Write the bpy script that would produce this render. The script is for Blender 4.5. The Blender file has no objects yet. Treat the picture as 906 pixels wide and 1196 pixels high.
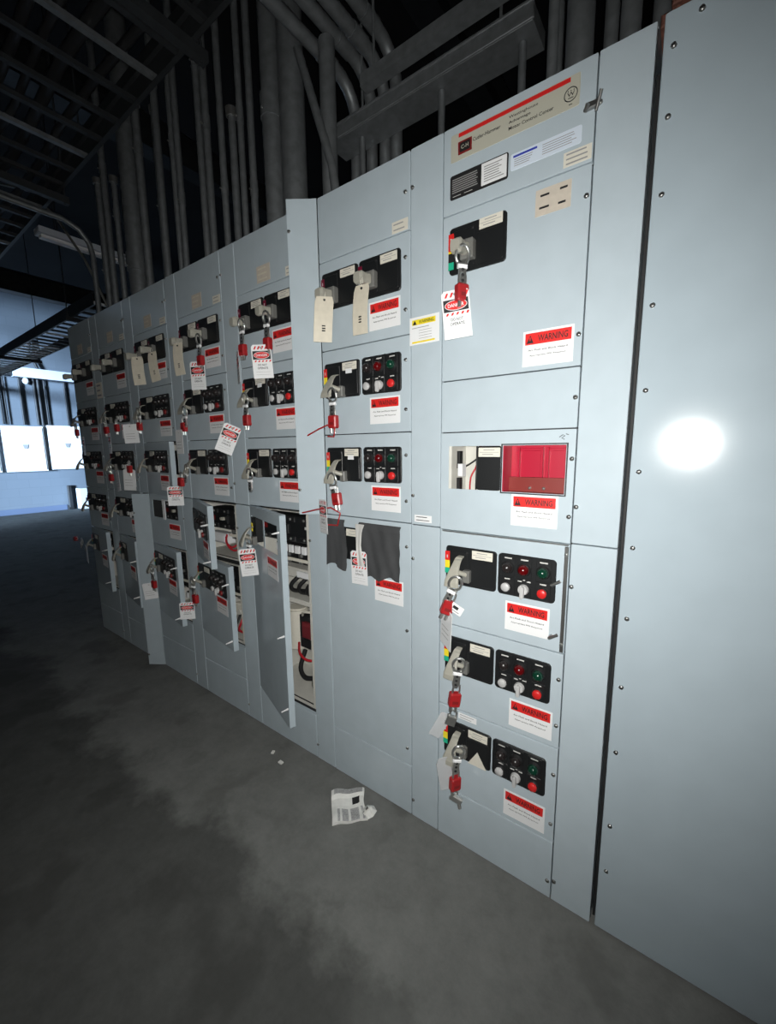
import bpy, math, random
from mathutils import Vector, Matrix
random.seed(7)
SC = bpy.context.scene
COL = SC.collection
PI = math.pi

# ------------------------------------------------------------------ materials
MATS = {}
def mat(name, col, rough=.5, metal=0., noise=0., nscale=40., bump=0., bscale=300., spec=.5, trans=0., alpha=1., coat=0., stain=None):
    m = bpy.data.materials.new(name); m.use_nodes = True
    nt = m.node_tree; b = nt.nodes['Principled BSDF']
    c = (*col, 1)
    b.inputs['Base Color'].default_value = c
    b.inputs['Roughness'].default_value = rough
    b.inputs['Metallic'].default_value = metal
    b.inputs['Specular IOR Level'].default_value = spec
    b.inputs['Transmission Weight'].default_value = trans
    b.inputs['Alpha'].default_value = alpha
    if coat:
        b.inputs['Coat Weight'].default_value = coat; b.inputs['Coat Roughness'].default_value = .12
    tc = nt.nodes.new('ShaderNodeTexCoord')
    if noise:
        n = nt.nodes.new('ShaderNodeTexNoise'); n.inputs['Scale'].default_value = nscale; n.inputs['Detail'].default_value = 6
        nt.links.new(tc.outputs['Object'], n.inputs['Vector'])
        r = nt.nodes.new('ShaderNodeValToRGB')
        r.color_ramp.elements[0].position = .3; r.color_ramp.elements[1].position = .7
        r.color_ramp.elements[0].color = tuple(x*(1-noise) for x in col)+(1,)
        r.color_ramp.elements[1].color = tuple(min(1, x*(1+noise)) for x in col)+(1,)
        nt.links.new(n.outputs['Fac'], r.inputs['Fac'])
        out = r.outputs['Color']
        if stain:
            n2 = nt.nodes.new('ShaderNodeTexNoise'); n2.inputs['Scale'].default_value = stain[1]; n2.inputs['Detail'].default_value = 4
            nt.links.new(tc.outputs['Object'], n2.inputs['Vector'])
            r2 = nt.nodes.new('ShaderNodeValToRGB'); r2.color_ramp.elements[0].position = stain[2]; r2.color_ramp.elements[1].position = stain[2]+.08
            r2.color_ramp.elements[0].color = (0, 0, 0, 1); r2.color_ramp.elements[1].color = (stain[3],)*3+(1,)
            mx = nt.nodes.new('ShaderNodeMix'); mx.data_type = 'RGBA'
            nt.links.new(n2.outputs['Fac'], r2.inputs['Fac']); nt.links.new(r2.outputs['Color'], mx.inputs[0])
            nt.links.new(out, mx.inputs[6]); mx.inputs[7].default_value = (*stain[0], 1)
            out = mx.outputs[2]
        nt.links.new(out, b.inputs['Base Color'])
    if bump:
        n = nt.nodes.new('ShaderNodeTexNoise'); n.inputs['Scale'].default_value = bscale; n.inputs['Detail'].default_value = 3
        nt.links.new(tc.outputs['Object'], n.inputs['Vector'])
        bp = nt.nodes.new('ShaderNodeBump'); bp.inputs['Strength'].default_value = bump; bp.inputs['Distance'].default_value = .002
        nt.links.new(n.outputs['Fac'], bp.inputs['Height']); nt.links.new(bp.outputs['Normal'], b.inputs['Normal'])
    MATS[name] = m
    return m

mat('paint', (.468, .545, .595), .18, noise=.03, nscale=14, bump=.03, bscale=420, spec=.5)
mat('paint_end', (.40, .475, .525), .115, noise=.03, nscale=9, bump=.035, bscale=420, spec=.5)
mat('recess_black', (.012, .013, .014), .7)
mat('pan_white', (.62, .61, .56), .45, noise=.06, nscale=20)
mat('phenolic', (.010, .011, .012), .42, bump=.05, bscale=700)
mat('black_rubber', (.015, .015, .016), .5)
mat('lever', (.36, .35, .30), .42, noise=.06, nscale=60, bump=.05)
mat('hub', (.16, .16, .15), .45)
mat('steel', (.62, .62, .60), .28, metal=.9, noise=.08, nscale=90)
mat('galvanised', (.21, .225, .235), .5, metal=.6, noise=.16, nscale=30)
mat('iron', (.032, .035, .038), .6, metal=.3, noise=.2, nscale=12)
mat('screw', (.30, .30, .29), .35, metal=.9)
mat('rust', (.13, .05, .035), .8, noise=.4, nscale=60)
mat('red_lock', (.36, .015, .018), .38)
mat('white', (.82, .83, .84), .5)
mat('cream', (.72, .69, .60), .55, noise=.03, nscale=80)
mat('buff', (.58, .52, .44), .6, noise=.06, nscale=60)
mat('card', (.66, .61, .50), .65, noise=.05, nscale=50)
mat('tan_plate', (.50, .49, .41), .42)
mat('red', (.68, .022, .02), .42)
mat('flag_dim', (.16, .008, .03), .4)
mat('brick_red', (.22, .03, .02), .5)
mat('dark_red', (.20, .012, .012), .45)
mat('yellow', (.85, .68, .03), .45)
mat('green', (.02, .42, .25), .45)
mat('lens_red', (.09, .002, .003), .18)
mat('lens_green', (.004, .035, .02), .18)
mat('lens_dark', (.02, .016, .016), .25)
mat('button_grey', (.50, .50, .50), .35)
mat('button_red', (.62, .02, .02), .38)
mat('legend', (.55, .55, .53), .5)
mat('black_ink', (.012, .012, .013), .6)
mat('grey_ink', (.30, .30, .30), .6)
mat('blue_ink', (.03, .05, .42), .5)
mat('label_blue', (.66, .74, .84), .5)
mat('red_box', (.42, .004, .03), .38, bump=.02)
mat('red_box_low', (.20, .02, .015), .45)
mat('bag', (.065, .067, .07), .26, bump=.5, bscale=60)
mat('clear', (.80, .82, .84), .2, trans=.25, alpha=.55)
mat('paper', (.78, .78, .75), .75, noise=.05, nscale=60)
mat('paper_print', (.40, .40, .40), .75, noise=.3, nscale=160)
mat('coil_red', (.16, .02, .025), .5)
mat('wire_red', (.50, .02, .03), .45)
mat('copper', (.50, .22, .10), .35, metal=.9)
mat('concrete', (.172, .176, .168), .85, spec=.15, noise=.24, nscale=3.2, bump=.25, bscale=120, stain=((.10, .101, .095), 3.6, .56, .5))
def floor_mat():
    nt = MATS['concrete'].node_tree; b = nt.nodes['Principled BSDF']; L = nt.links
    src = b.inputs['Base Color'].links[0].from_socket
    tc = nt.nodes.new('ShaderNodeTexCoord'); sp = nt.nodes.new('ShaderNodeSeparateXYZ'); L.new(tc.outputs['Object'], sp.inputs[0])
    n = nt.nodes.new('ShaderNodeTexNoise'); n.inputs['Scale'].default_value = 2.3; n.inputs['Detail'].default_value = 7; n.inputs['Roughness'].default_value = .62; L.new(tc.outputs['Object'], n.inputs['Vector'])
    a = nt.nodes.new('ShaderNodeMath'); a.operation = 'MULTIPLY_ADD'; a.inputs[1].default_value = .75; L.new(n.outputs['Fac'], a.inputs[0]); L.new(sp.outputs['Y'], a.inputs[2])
    r = nt.nodes.new('ShaderNodeMapRange'); r.inputs['From Min'].default_value = STAIN_SHADE_Y-.05; r.inputs['From Max'].default_value = STAIN_SHADE_Y+.05; r.inputs['To Min'].default_value = .52; r.inputs['To Max'].default_value = 1.
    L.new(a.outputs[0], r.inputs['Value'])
    # the dirty zone lies down the aisle; flash falloff is also painted into it
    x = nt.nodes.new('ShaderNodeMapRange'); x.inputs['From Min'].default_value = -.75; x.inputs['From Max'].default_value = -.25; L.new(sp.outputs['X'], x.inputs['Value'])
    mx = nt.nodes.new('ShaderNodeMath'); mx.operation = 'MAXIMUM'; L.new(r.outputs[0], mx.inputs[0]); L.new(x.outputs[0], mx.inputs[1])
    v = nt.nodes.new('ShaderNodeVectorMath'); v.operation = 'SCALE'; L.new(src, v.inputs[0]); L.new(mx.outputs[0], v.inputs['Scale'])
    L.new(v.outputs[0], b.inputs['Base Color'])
STAIN_SHADE_Y = -.12
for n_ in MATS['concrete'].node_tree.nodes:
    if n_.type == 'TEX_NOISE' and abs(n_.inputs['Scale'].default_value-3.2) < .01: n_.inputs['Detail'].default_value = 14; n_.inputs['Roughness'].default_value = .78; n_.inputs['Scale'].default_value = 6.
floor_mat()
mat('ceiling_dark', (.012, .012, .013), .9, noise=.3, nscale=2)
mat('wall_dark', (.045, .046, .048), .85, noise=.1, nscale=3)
mat('rung_daylit', (.62, .64, .66), .4)  # pale so the far rungs carry daylight in their colour
mat('base_blue', (.10, .13, .20), .6)
mat('enamel_white', (.92, .92, .92), .35)
mat('machine_white', (.70, .74, .78), .4)
mat('light_cover', (.62, .66, .74), .35)

def block_mat(name, col):
    m = bpy.data.materials.new(name); m.use_nodes = True
    nt = m.node_tree; b = nt.nodes['Principled BSDF']; b.inputs['Roughness'].default_value = .8
    tc = nt.nodes.new('ShaderNodeTexCoord'); mp = nt.nodes.new('ShaderNodeMapping')
    mp.inputs['Rotation'].default_value = (PI/2, 0, PI/2)
    sep = nt.nodes.new('ShaderNodeSeparateXYZ'); cmb = nt.nodes.new('ShaderNodeCombineXYZ')
    nt.links.new(tc.outputs['Object'], sep.inputs[0])
    nt.links.new(sep.outputs['Y'], cmb.inputs['X']); nt.links.new(sep.outputs['Z'], cmb.inputs['Y'])
    br = nt.nodes.new('ShaderNodeTexBrick')
    br.inputs['Color1'].default_value = (*col, 1); br.inputs['Color2'].default_value = tuple(c*.93 for c in col)+(1,)
    br.inputs['Mortar'].default_value = tuple(c*.9 for c in col)+(1,)
    br.inputs['Scale'].default_value = 1; br.inputs['Brick Width'].default_value = .4; br.inputs['Row Height'].default_value = .2
    br.inputs['Mortar Size'].default_value = .006
    nt.links.new(cmb.outputs[0], br.inputs['Vector']); nt.links.new(br.outputs['Color'], b.inputs['Base Color'])
    MATS[name] = m
block_mat('blocks', (.135, .16, .19))

# ------------------------------------------------------------------ mesh builder
def outline(x0, x1, z0, z1, r, n=4):
    r = min(r, (x1-x0)/2-1e-5, (z1-z0)/2-1e-5)
    if r <= 1e-6: return [(x0, z0), (x1, z0), (x1, z1), (x0, z1)]
    pts = []
    for cx, cz, a0 in ((x0+r, z0+r, PI), (x1-r, z0+r, 1.5*PI), (x1-r, z1-r, 0), (x0+r, z1-r, .5*PI)):
        for k in range(n+1):
            a = a0+.5*PI*k/n; pts.append((cx+r*math.cos(a), cz+r*math.sin(a)))
    return pts

_txt = {}
def text_mesh(s):
    if s in _txt: return _txt[s]
    cu = bpy.data.curves.new('t', 'FONT'); cu.body = s; cu.size = 1; cu.resolution_u = 2; cu.offset = .012; cu.align_x = 'CENTER'; cu.align_y = 'CENTER'
    o = bpy.data.objects.new('t', cu); COL.objects.link(o)
    dg = bpy.context.evaluated_depsgraph_get(); me = o.evaluated_get(dg).to_mesh()
    V = [(v.co.x, v.co.y) for v in me.vertices]; F = [tuple(p.vertices) for p in me.polygons]
    o.evaluated_get(dg).to_mesh_clear()
    bpy.data.objects.remove(o); bpy.data.curves.remove(cu)
    xs = [v[0] for v in V]; ys = [v[1] for v in V]
    cx = (min(xs)+max(xs))/2; cy = (min(ys)+max(ys))/2
    V = [(x-cx, y-cy) for x, y in V]
    _txt[s] = (V, F, max(xs)-min(xs), max(ys)-min(ys))
    return _txt[s]

class MB:
    def __init__(self): self.V = []; self.F = []; self.M = []; self.S = []; self.mn = []
    def mi(self, m):
        if m not in self.mn: self.mn.append(m)
        return self.mn.index(m)
    def add(self, vs, fs, m, smooth=False):
        o = len(self.V); k = self.mi(m); self.V += [tuple(v) for v in vs]
        for f in fs:
            self.F.append(tuple(i+o for i in f)); self.M.append(k); self.S.append(smooth)
        return self
    def box(self, x0, x1, y0, y1, z0, z1, m, ch=0.):
        if ch:
            A = outline(x0, x1, z0, z1, 0); B = outline(x0+ch, x1-ch, z0+ch, z1-ch, 0)
            rings = [(B, y1), (A, y1-ch), (A, y0+ch), (B, y0)]
            vs = [(x, y, z) for R, y in rings for x, z in R]; fs = []
            for r in range(3):
                for i in range(4):
                    j = (i+1) % 4; fs.append((r*4+i, r*4+j, r*4+4+j, r*4+4+i))
            fs += [(3, 2, 1, 0), (12, 13, 14, 15)]
            return self.add(vs, fs, m)
        vs = [(x, y, z) for y in (y0, y1) for x, z in ((x0, z0), (x1, z0), (x1, z1), (x0, z1))]
        return self.add(vs, [(0, 1, 2, 3), (7, 6, 5, 4), (4, 5, 1, 0), (5, 6, 2, 1), (6, 7, 3, 2), (7, 4, 0, 3)], m)
    def rplate(self, x0, x1, z0, z1, r, yb, yf, m, ch=.001, n=4, side=None):
        A = outline(x0, x1, z0, z1, r, n)
        B = outline(x0+ch, x1-ch, z0+ch, z1-ch, max(r-ch, 0 if r <= 1e-6 else 1e-4), n) if ch else A
        N = len(A)
        vs = [(x, yb, z) for x, z in A]+[(x, yf+ch, z) for x, z in A]+[(x, yf, z) for x, z in B]
        sd = []; 
        for q in range(2):
            for i in range(N):
                j = (i+1) % N; sd.append((q*N+i, q*N+j, q*N+N+j, q*N+N+i))
        self.add(vs, sd+[tuple(range(N-1, -1, -1)), tuple(range(2*N, 3*N))], m)
        return self
    def poly(self, pts, yb, yf, m):
        N = len(pts)
        vs = [(x, yb, z) for x, z in pts]+[(x, yf, z) for x, z in pts]
        fs = [(i, (i+1) % N, N+(i+1) % N, N+i) for i in range(N)]+[tuple(range(N-1, -1, -1)), tuple(range(N, 2*N))]
        return self.add(vs, fs, m)
    def flat(self, x0, x1, z0, z1, y, m):
        return self.add([(x0, y, z0), (x1, y, z0), (x1, y, z1), (x0, y, z1)], [(0, 1, 2, 3)], m)
    def flatpoly(self, pts, y, m):
        return self.add([(x, y, z) for x, z in pts], [tuple(range(len(pts)))], m)
    def holes(self, x0, x1, z0, z1, hs, yb, yf, m):
        xs = sorted({x0, x1, *[h[0] for h in hs], *[h[1] for h in hs]}); zs = sorted({z0, z1, *[h[2] for h in hs], *[h[3] for h in hs]})
        nx, nz = len(xs)-1, len(zs)-1
        def solid(i, j):
            if not (0 <= i < nx and 0 <= j < nz): return False
            cx = (xs[i]+xs[i+1])/2; cz = (zs[j]+zs[j+1])/2
            return not any(h[0] < cx < h[1] and h[2] < cz < h[3] for h in hs)
        for i in range(nx):
            for j in range(nz):
                if not solid(i, j): continue
                a, b, c, d = xs[i], xs[i+1], zs[j], zs[j+1]
                vs = [(a, yf, c), (b, yf, c), (b, yf, d), (a, yf, d), (a, yb, c), (b, yb, c), (b, yb, d), (a, yb, d)]
                fs = [(0, 1, 2, 3), (7, 6, 5, 4)]
                if not solid(i, j-1): fs.append((4, 5, 1, 0))
                if not solid(i+1, j): fs.append((5, 6, 2, 1))
                if not solid(i, j+1): fs.append((6, 7, 3, 2))
                if not solid(i-1, j): fs.append((7, 4, 0, 3))
                self.add(vs, fs, m)
        return self
    def cyl(self, p0, p1, r0, m, r1=None, n=14, caps=True):
        r1 = r0 if r1 is None else r1
        p0 = Vector(p0); p1 = Vector(p1); d = (p1-p0).normalized()
        a = d.orthogonal().normalized(); b = d.cross(a)
        vs = []
        for p, r in ((p0, r0), (p1, r1)):
            for k in range(n):
                t = 2*PI*k/n; vs.append(p+a*(r*math.cos(t))+b*(r*math.sin(t)))
        self.add(vs, [(k, (k+1) % n, n+(k+1) % n, n+k) for k in range(n)], m, True)
        if caps: self.add(vs, [tuple(range(n-1, -1, -1)), tuple(range(n, 2*n))], m)
        return self
    def tube(self, pts, r, m, n=8, closed=False, flat=1.):
        P = [Vector(p) for p in pts]; N = len(P); vs = []
        up = None
        for i in range(N):
            if closed: d = (P[(i+1) % N]-P[i-1]).normalized()
            else: d = (P[min(i+1, N-1)]-P[max(i-1, 0)]).normalized()
            if up is None: up = d.orthogonal().normalized()
            up = (up-d*up.dot(d)).normalized(); b = d.cross(up)
            rr = r[i] if isinstance(r, (list, tuple)) else r
            for k in range(n):
                t = 2*PI*k/n; vs.append(P[i]+up*(rr*math.cos(t))+b*(rr*flat*math.sin(t)))
        fs = []
        for i in range(N if closed else N-1):
            j = (i+1) % N
            for k in range(n): fs.append((i*n+k, i*n+(k+1) % n, j*n+(k+1) % n, j*n+k))
        self.add(vs, fs, m, True)
        if not closed: self.add(vs, [tuple(range(n-1, -1, -1)), tuple(range((N-1)*n, N*n))], m)
        return self
    def lathe(self, cx, cz, prof, m, n=20, y0=0.):
        vs = []; N = len(prof)
        for r, y in prof:
            for k in range(n):
                t = 2*PI*k/n; vs.append((cx+r*math.cos(t), y0+y, cz+r*math.sin(t)))
        fs = [(i*n+k, i*n+(k+1) % n, (i+1)*n+(k+1) % n, (i+1)*n+k) for i in range(N-1) for k in range(n)]
        self.add(vs, fs, m, True); self.add(vs[-n:], [tuple(range(n))], m)
        return self
    def text(self, s, x, z, y, w, h, m, skew=0.):
        V, F, tw, th = text_mesh(s)
        self.add([(x+a*w/tw+skew*b*h/th, y, z+b*h/th) for a, b in V], F, m)
        return self
    def lines(self, x0, x1, ztop, n, pitch, th, y, m, rnd=True):
        for i in range(n):
            e = x1-(random.random()*.25*(x1-x0) if rnd else 0)
            self.flat(x0, e, ztop-i*pitch-th, ztop-i*pitch, y, m)
        return self
    def xf(self, M):
        self.V = [tuple(M @ Vector(v)) for v in self.V]; return self
    def mesh(self, name):
        me = bpy.data.meshes.new(name); me.from_pydata(self.V, [], self.F)
        for m in self.mn: me.materials.append(MATS[m])
        me.polygons.foreach_set('material_index', self.M); me.polygons.foreach_set('use_smooth', self.S)
        me.update(); return me

CACHE = {}
def obj(name, src, parent=None, loc=(0, 0, 0), rot=(0, 0, 0)):
    me = src.mesh(name) if isinstance(src, MB) else src
    o = bpy.data.objects.new(name, me); COL.objects.link(o)
    o.location = loc; o.rotation_euler = rot
    if parent: o.parent = parent
    return o
def cached(key, fn):
    if key not in CACHE: CACHE[key] = fn().mesh(key)
    return CACHE[key]
def tag(o, label, cat, group=None):
    o['label'] = label; o['category'] = cat
    if group: o['group'] = group
    return o
def empty(name, loc, label, cat, group=None, rot=(0, 0, 0)):
    o = bpy.data.objects.new(name, None); COL.objects.link(o); o.location = loc; o.rotation_euler = rot
    o.empty_display_size = .1
    return tag(o, label, cat, group)
def struct(name, mb):
    o = obj(name, mb); o['kind'] = 'structure'; return o

# ------------------------------------------------------------------ reusable device meshes
def m_breaker():          # 0.17 x 0.126, centred; one black operator cover
    b = MB()
    b.rplate(-.085, .085, -.063, .063, .010, .001, -.006, 'phenolic', .002)
    b.rplate(-.070, -.006, -.050, .050, .004, -.005, -.0085, 'phenolic', .001)
    b.rplate(.000, .078, -.055, .028, .004, -.005, -.009, 'phenolic', .001)
    b.lathe(-.012, .046, [(.004, -.005), (.004, -.0085), (.002, -.009)], 'recess_black', 10)
    return b
def m_pilot():
    b = MB()
    b.rplate(-.083, .083, -.063, .063, .011, .001, -.006, 'phenolic', .002)
    for cx in (-.052, -.004, .050):
        b.rplate(cx-.021, cx+.021, -.004, .058, .003, -.005, -.0075, 'phenolic', .001)
        b.flat(cx-.011, cx+.011, .0495, .0535, -.0078, 'legend')
        b.rplate(cx-.021, cx+.021, -.060, -.006, .003, -.005, -.0075, 'phenolic', .001)
    b.flat(-.061, -.045, -.0135, -.010, -.0078, 'legend')
    b.flat(-.022, -.010, -.015, -.0115, -.0078, 'legend'); b.flat(-.006, .000, -.0095, -.007, -.0078, 'legend'); b.flat(.004, .016, -.0135, -.010, -.0078, 'legend')
    b.flat(.041, .059, -.0135, -.010, -.0078, 'legend')
    return b
def m_light(lens):
    b = MB()
    b.lathe(0, 0, [(.0195, .001), (.0195, -.004), (.0165, -.007), (.0165, -.010)], 'black_rubber', 20)
    b.lathe(0, 0, [(.0155, -.009), (.0152, -.014), (.0135, -.020), (.0095, -.0245), (.004, -.0265)], lens, 20)
    return b
def m_button(c):
    b = MB()
    b.lathe(0, 0, [(.0165, .001), (.0165, -.006), (.0145, -.008)], 'black_rubber', 20)
    b.lathe(0, 0, [(.0130, -.007), (.0130, -.014), (.0115, -.016), (.002, -.0165)], c, 20)
    return b
def m_selector():
    b = MB()
    b.lathe(0, 0, [(.0155, .001), (.0155, -.006), (.0135, -.012)], 'button_grey', 20)
    b.rplate(-.0055, .0055, -.024, .012, .005, -.011, -.022, 'button_grey', .0015)
    return b
def m_nameplate(w=.067, h=.027):
    b = MB(); b.rplate(-w/2, w/2, -h/2, h/2, .001, .0, -.0016, 'cream', .0004)
    b.flat(-w/2+.004, w/2-.004, -.0006, .0006, -.0019, 'grey_ink')
    b.lines(-w/2+.016, w/2-.014, .008, 1, .01, .0022, -.0019, 'grey_ink'); b.lines(-w/2+.012, w/2-.012, -.005, 1, .01, .0022, -.0019, 'grey_ink')
    return b
def m_flag(cols):
    b = MB(); n = len(cols); z = 0
    for c, h in cols:
        b.rplate(-.0085, .0085, z-h, z, .0005, .001, -.003, c, .0004); z -= h
    b.flat(-.002, .002, -.022, -.012, -.0033, 'legend')
    return b
def m_warning():
    b = MB(); w, h = .0645, .0455
    b.rplate(-w, w, -h, h, .0005, 0, -.0007, 'white', .0002)
    b.flat(-w+.006, w-.006, .010, h-.006, -.0010, 'red')
    b.flatpoly([(-w+.010, .014), (-w+.028, .014), (-w+.019, .0345)], -.0013, 'black_ink')
    b.flatpoly([(-w+.0177, .020), (-w+.0203, .020), (-w+.0207, .029), (-w+.0173, .029)], -.0016, 'red')
    b.text('WARNING', .0125, .0245, -.0013, .075, .0165, 'black_ink')
    b.text('Arc Flash and Shock Hazard', 0, -.004, -.0010, .100, .0052, 'black_ink')
    b.text('Appropriate PPE Required', 0, -.0185, -.0010, .092, .0052, 'black_ink')
    return b
def m_lever_down():       # operator handle resting down, pivots on a hub to its right
    b = MB()
    b.rplate(.010, .034, -.046, -.006, .004, .001, -.020, 'hub', .003)
    pts = [((0, -.008, .034), .0105, .006), ((0, -.024, .031), .012, .008), ((-.002, -.040, .012), .0135, .008), ((-.004, -.052, -.010), .018, .008), ((-.005, -.060, -.032), .0235, .008), ((-.005, -.062, -.048), .0245, .006)]
    vs = []; n = 12
    for (p, w, t) in pts:
        for k in range(n):
            a = 2*PI*k/n; c, s = math.cos(a), math.sin(a)
            c = math.copysign(abs(c)**.45, c); s = math.copysign(abs(s)**.45, s)
            vs.append((p[0]+w*c, p[1]+t*s*.8, p[2]+t*s*.45))
    N = len(pts)
    fs = [(i*n+k, (i+1)*n+k, (i+1)*n+(k+1) % n, i*n+(k+1) % n) for i in range(N-1) for k in range(n)]
    b.add(vs, fs, 'lever', False); b.add(vs, [tuple(range(n)), tuple(range(N*n-1, (N-1)*n-1, -1))], 'lever')
    b.cyl((-.006, -.040, -.006), (.022, -.016, -.020), .008, 'lever', n=10)
    return b
def m_lever_out():        # operator handle standing straight out of the plate
    b = MB()
    b.rplate(-.014, .026, -.026, .026, .004, .001, -.022, 'hub', .003)
    pts = [((.004, -.012, 0), .014, .017), ((.002, -.032, -.001), .012, .015), ((.0, -.046, -.003), .013, .017), ((-.002, -.062, -.006), .016, .021), ((-.003, -.074, -.008), .013, .016)]
    vs = []; n = 12
    for (p, w, t) in pts:
        for k in range(n):
            a = 2*PI*k/n; c, s = math.cos(a), math.sin(a)
            c = math.copysign(abs(c)**.5, c); s = math.copysign(abs(s)**.5, s)
            vs.append((p[0]+w*c, p[1], p[2]+t*s))
    N = len(pts)
    fs = [(i*n+k, i*n+(k+1) % n, (i+1)*n+(k+1) % n, (i+1)*n+k) for i in range(N-1) for k in range(n)]
    b.add(vs, fs, 'lever'); b.add(vs, [tuple(range(n-1, -1, -1)), tuple(range((N-1)*n, N*n))], 'lever')
    return b
def m_screw(r=.006):
    b = MB(); b.lathe(0, 0, [(r, .001), (r, -.002), (r*.8, -.0042), (r*.3, -.0048)], 'screw', 12)
    b.flat(-r*.8, r*.8, -.0008, .0008, -.0050, 'black_ink')
    return b

DZ = .0
def put(parent, name, key, fn, x, z, y=0.):
    return obj(name, cached(key, fn), parent, (x, y, z))

FLAG3 = [('red', .030), ('yellow', .025), ('green', .018)]
FLAGR = [('flag_dim', .040)]
FLAG1 = [('red', .046), ('yellow', .006), ('black_ink', .024), ('green', .020)]

def breaker(door, x, zc, lever=True, flag=FLAG3, lx=-.036, lz=.0, down=True, fk='f3'):
    put(door, 'breaker_plate', 'breaker_plate', m_breaker, x, zc)
    put(door, 'nameplate', 'nameplate', m_nameplate, x+.040, zc+.044, -.006)
    if flag: put(door, 'status_flag', 'status_flag_'+fk, lambda: m_flag(flag), x-.078, zc+.045, -.006)
    if lever:
        if down: put(door, 'operating_handle', 'operating_handle_down', m_lever_down, x+lx, zc+lz, -.006)
        else: put(door, 'operating_handle', 'operating_handle_out', m_lever_out, x+lx, zc+lz, -.006)
def pilots(door, x, zc, red=True, green=True, dim=False, dimlight=False):  # dim, dimlight: weaker light on farther doors put into lens and button colours
    if dim or dimlight: red = False
    put(door, 'pilot_panel', 'pilot_panel', m_pilot, x, zc)
    put(door, 'pilot_light', 'pl_dark', lambda: m_light('lens_dark'), x-.052, zc+.024, -.006)
    put(door, 'pilot_light', 'pl_red' if red else 'pl_brown', lambda: m_light('lens_red' if red else 'lens_dark'), x-.004, zc+.024, -.006)
    put(door, 'pilot_light', 'pl_g2' if dim or dimlight else 'pl_green', lambda: m_light('lens_dark' if dim or dimlight else 'lens_green'), x+.050, zc+.024, -.006)
    put(door, 'push_button', 'pb_grey', lambda: m_button('button_grey'), x-.055, zc-.036, -.006)
    put(door, 'selector_switch', 'selector_switch', m_selector, x-.004, zc-.036, -.006)
    put(door, 'push_button', 'pb_red_dim' if dim else 'pb_red', lambda: m_button('dark_red' if dim else 'button_red'), x+.050, zc-.036, -.006)
def warning(door, x, z): return put(door, 'warning_label', 'warning_label', m_warning, x, z)
def screws(door, x, *zs):
    for z in zs: put(door, 'door_screw', 'door_screw', m_screw, x, z)

# ------------------------------------------------------------------ the control sections
W = .5125; WD = .113; H = 2.286; DEEP = .52; G = .0016
def hinge(o, hx, ang):
    R = Matrix.Rotation(ang, 3, 'Z'); h = Vector((hx, 0, 0))
    o.location = h-R @ h; o.rotation_euler = (0, 0, ang)

def door(parent, x0, x1, z0, z1, holes=(), ang=0., side='left', name='unit_door', m='paint'):
    b = MB(); a, c, d, e = x0+G, x1-G, z0+G, z1-G
    if ang or holes:
        t = .0022; fl = .026 if ang else .016
        b.holes(a, c, d, e, list(holes), t, 0, m)
        b.box(a, a+t, t, fl, d, e, m); b.box(c-t, c, t, fl, d, e, m)
        b.box(a+t, c-t, t, fl, d, d+t, m); b.box(a+t, c-t, t, fl, e-t, e, m)
        if ang:   # return lips of the folded pan
            b.box(a+t, a+.016, fl-t, fl, d+t, e-t, m); b.box(c-.016, c-t, fl-t, fl, d+t, e-t, m)
    else:
        b.rplate(a, c, d, e, .0025, .017, 0, m, .0014, 2)
    o = obj(name, b, parent)
    if ang: hinge(o, x0 if side == 'left' else x1, -ang if side == 'left' else ang)
    return o

SECNAME = {1: 'section with tan nameplate', 2: 'section with black plastic sheet', 3: 'section with tall open door',
           4: 'fourth section from the right', 5: 'fifth section from the right', 6: 'sixth section from the right', 7: 'farthest section'}
SECLABEL = {1: 'grey control section with tan nameplate and red recess, beside the plain end cabinet',
            2: 'grey control section with black plastic sheet over its tall lower door',
            3: 'grey control section with tall lower door ajar and upper strip door swung out',
            4: 'grey control section with two lower doors ajar, fourth from the right',
            5: 'dim grey control section, fifth from the right, with two cream paper tags',
            6: 'dark control section, sixth from the right, its lower strip door swung out',
            7: 'dark control section at the far end of the row, farthest from the viewer'}

def section(i, openings):
    s = empty('control_section', (-(i-1)*W, 0, 0), SECLABEL[i], 'electrical cabinet', 'motor control sections in a row')
    b = MB(); e = .0008
    b.box(-W+e, -W+.004, .022, DEEP, 0, H-.004, 'paint'); b.box(-.004, -e, .022, DEEP, 0, H-.004, 'paint')
    b.box(-W+e, -e, .0185, DEEP, H-.004, H, 'paint'); b.box(-W+.004, -.004, DEEP-.004, DEEP, 0, H-.004, 'paint')
    b.box(-W+.004, -.004, .03, DEEP-.004, .002, .006, 'recess_black')
    b.holes(-W+e, -e, 0, H-.004, openings, .022, .0185, 'recess_black')  # frame made black: gap shade between doors put into its colour
    obj('body', b, s)
    return s
def wireway(s, zsplit, upper=None, lower=None):
    u = door(s, -WD, 0, zsplit, H, ang=upper or 0., side='right', name='wireway_door')
    l = door(s, -WD, 0, 0.0, zsplit, ang=lower or 0., side='right', name='wireway_door')
    screws(u, -.111+.006, 2.178, zsplit+.10); screws(l, -.111+.006, zsplit-.12)
    if zsplit < 1.2: screws(l, -.105, .07)
    return u, l
X0 = -W; X1 = -WD
def small_label(door_, name, x0, x1, z0, z1, m, lines=0, ink='grey_ink'):
    b = MB(); b.rplate(x0, x1, z0, z1, .001, 0, -.0008, m, .0002)
    w = x1-x0; h = z1-z0
    for k in range(lines):
        z = z1-h*(k+.6)/(lines+.2)
        b.flat(x0+w*.1, x1-w*(.1+.3*random.random()), z-h*.05, z+h*.05, -.0011, ink)
    return obj(name, b, door_)
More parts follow.
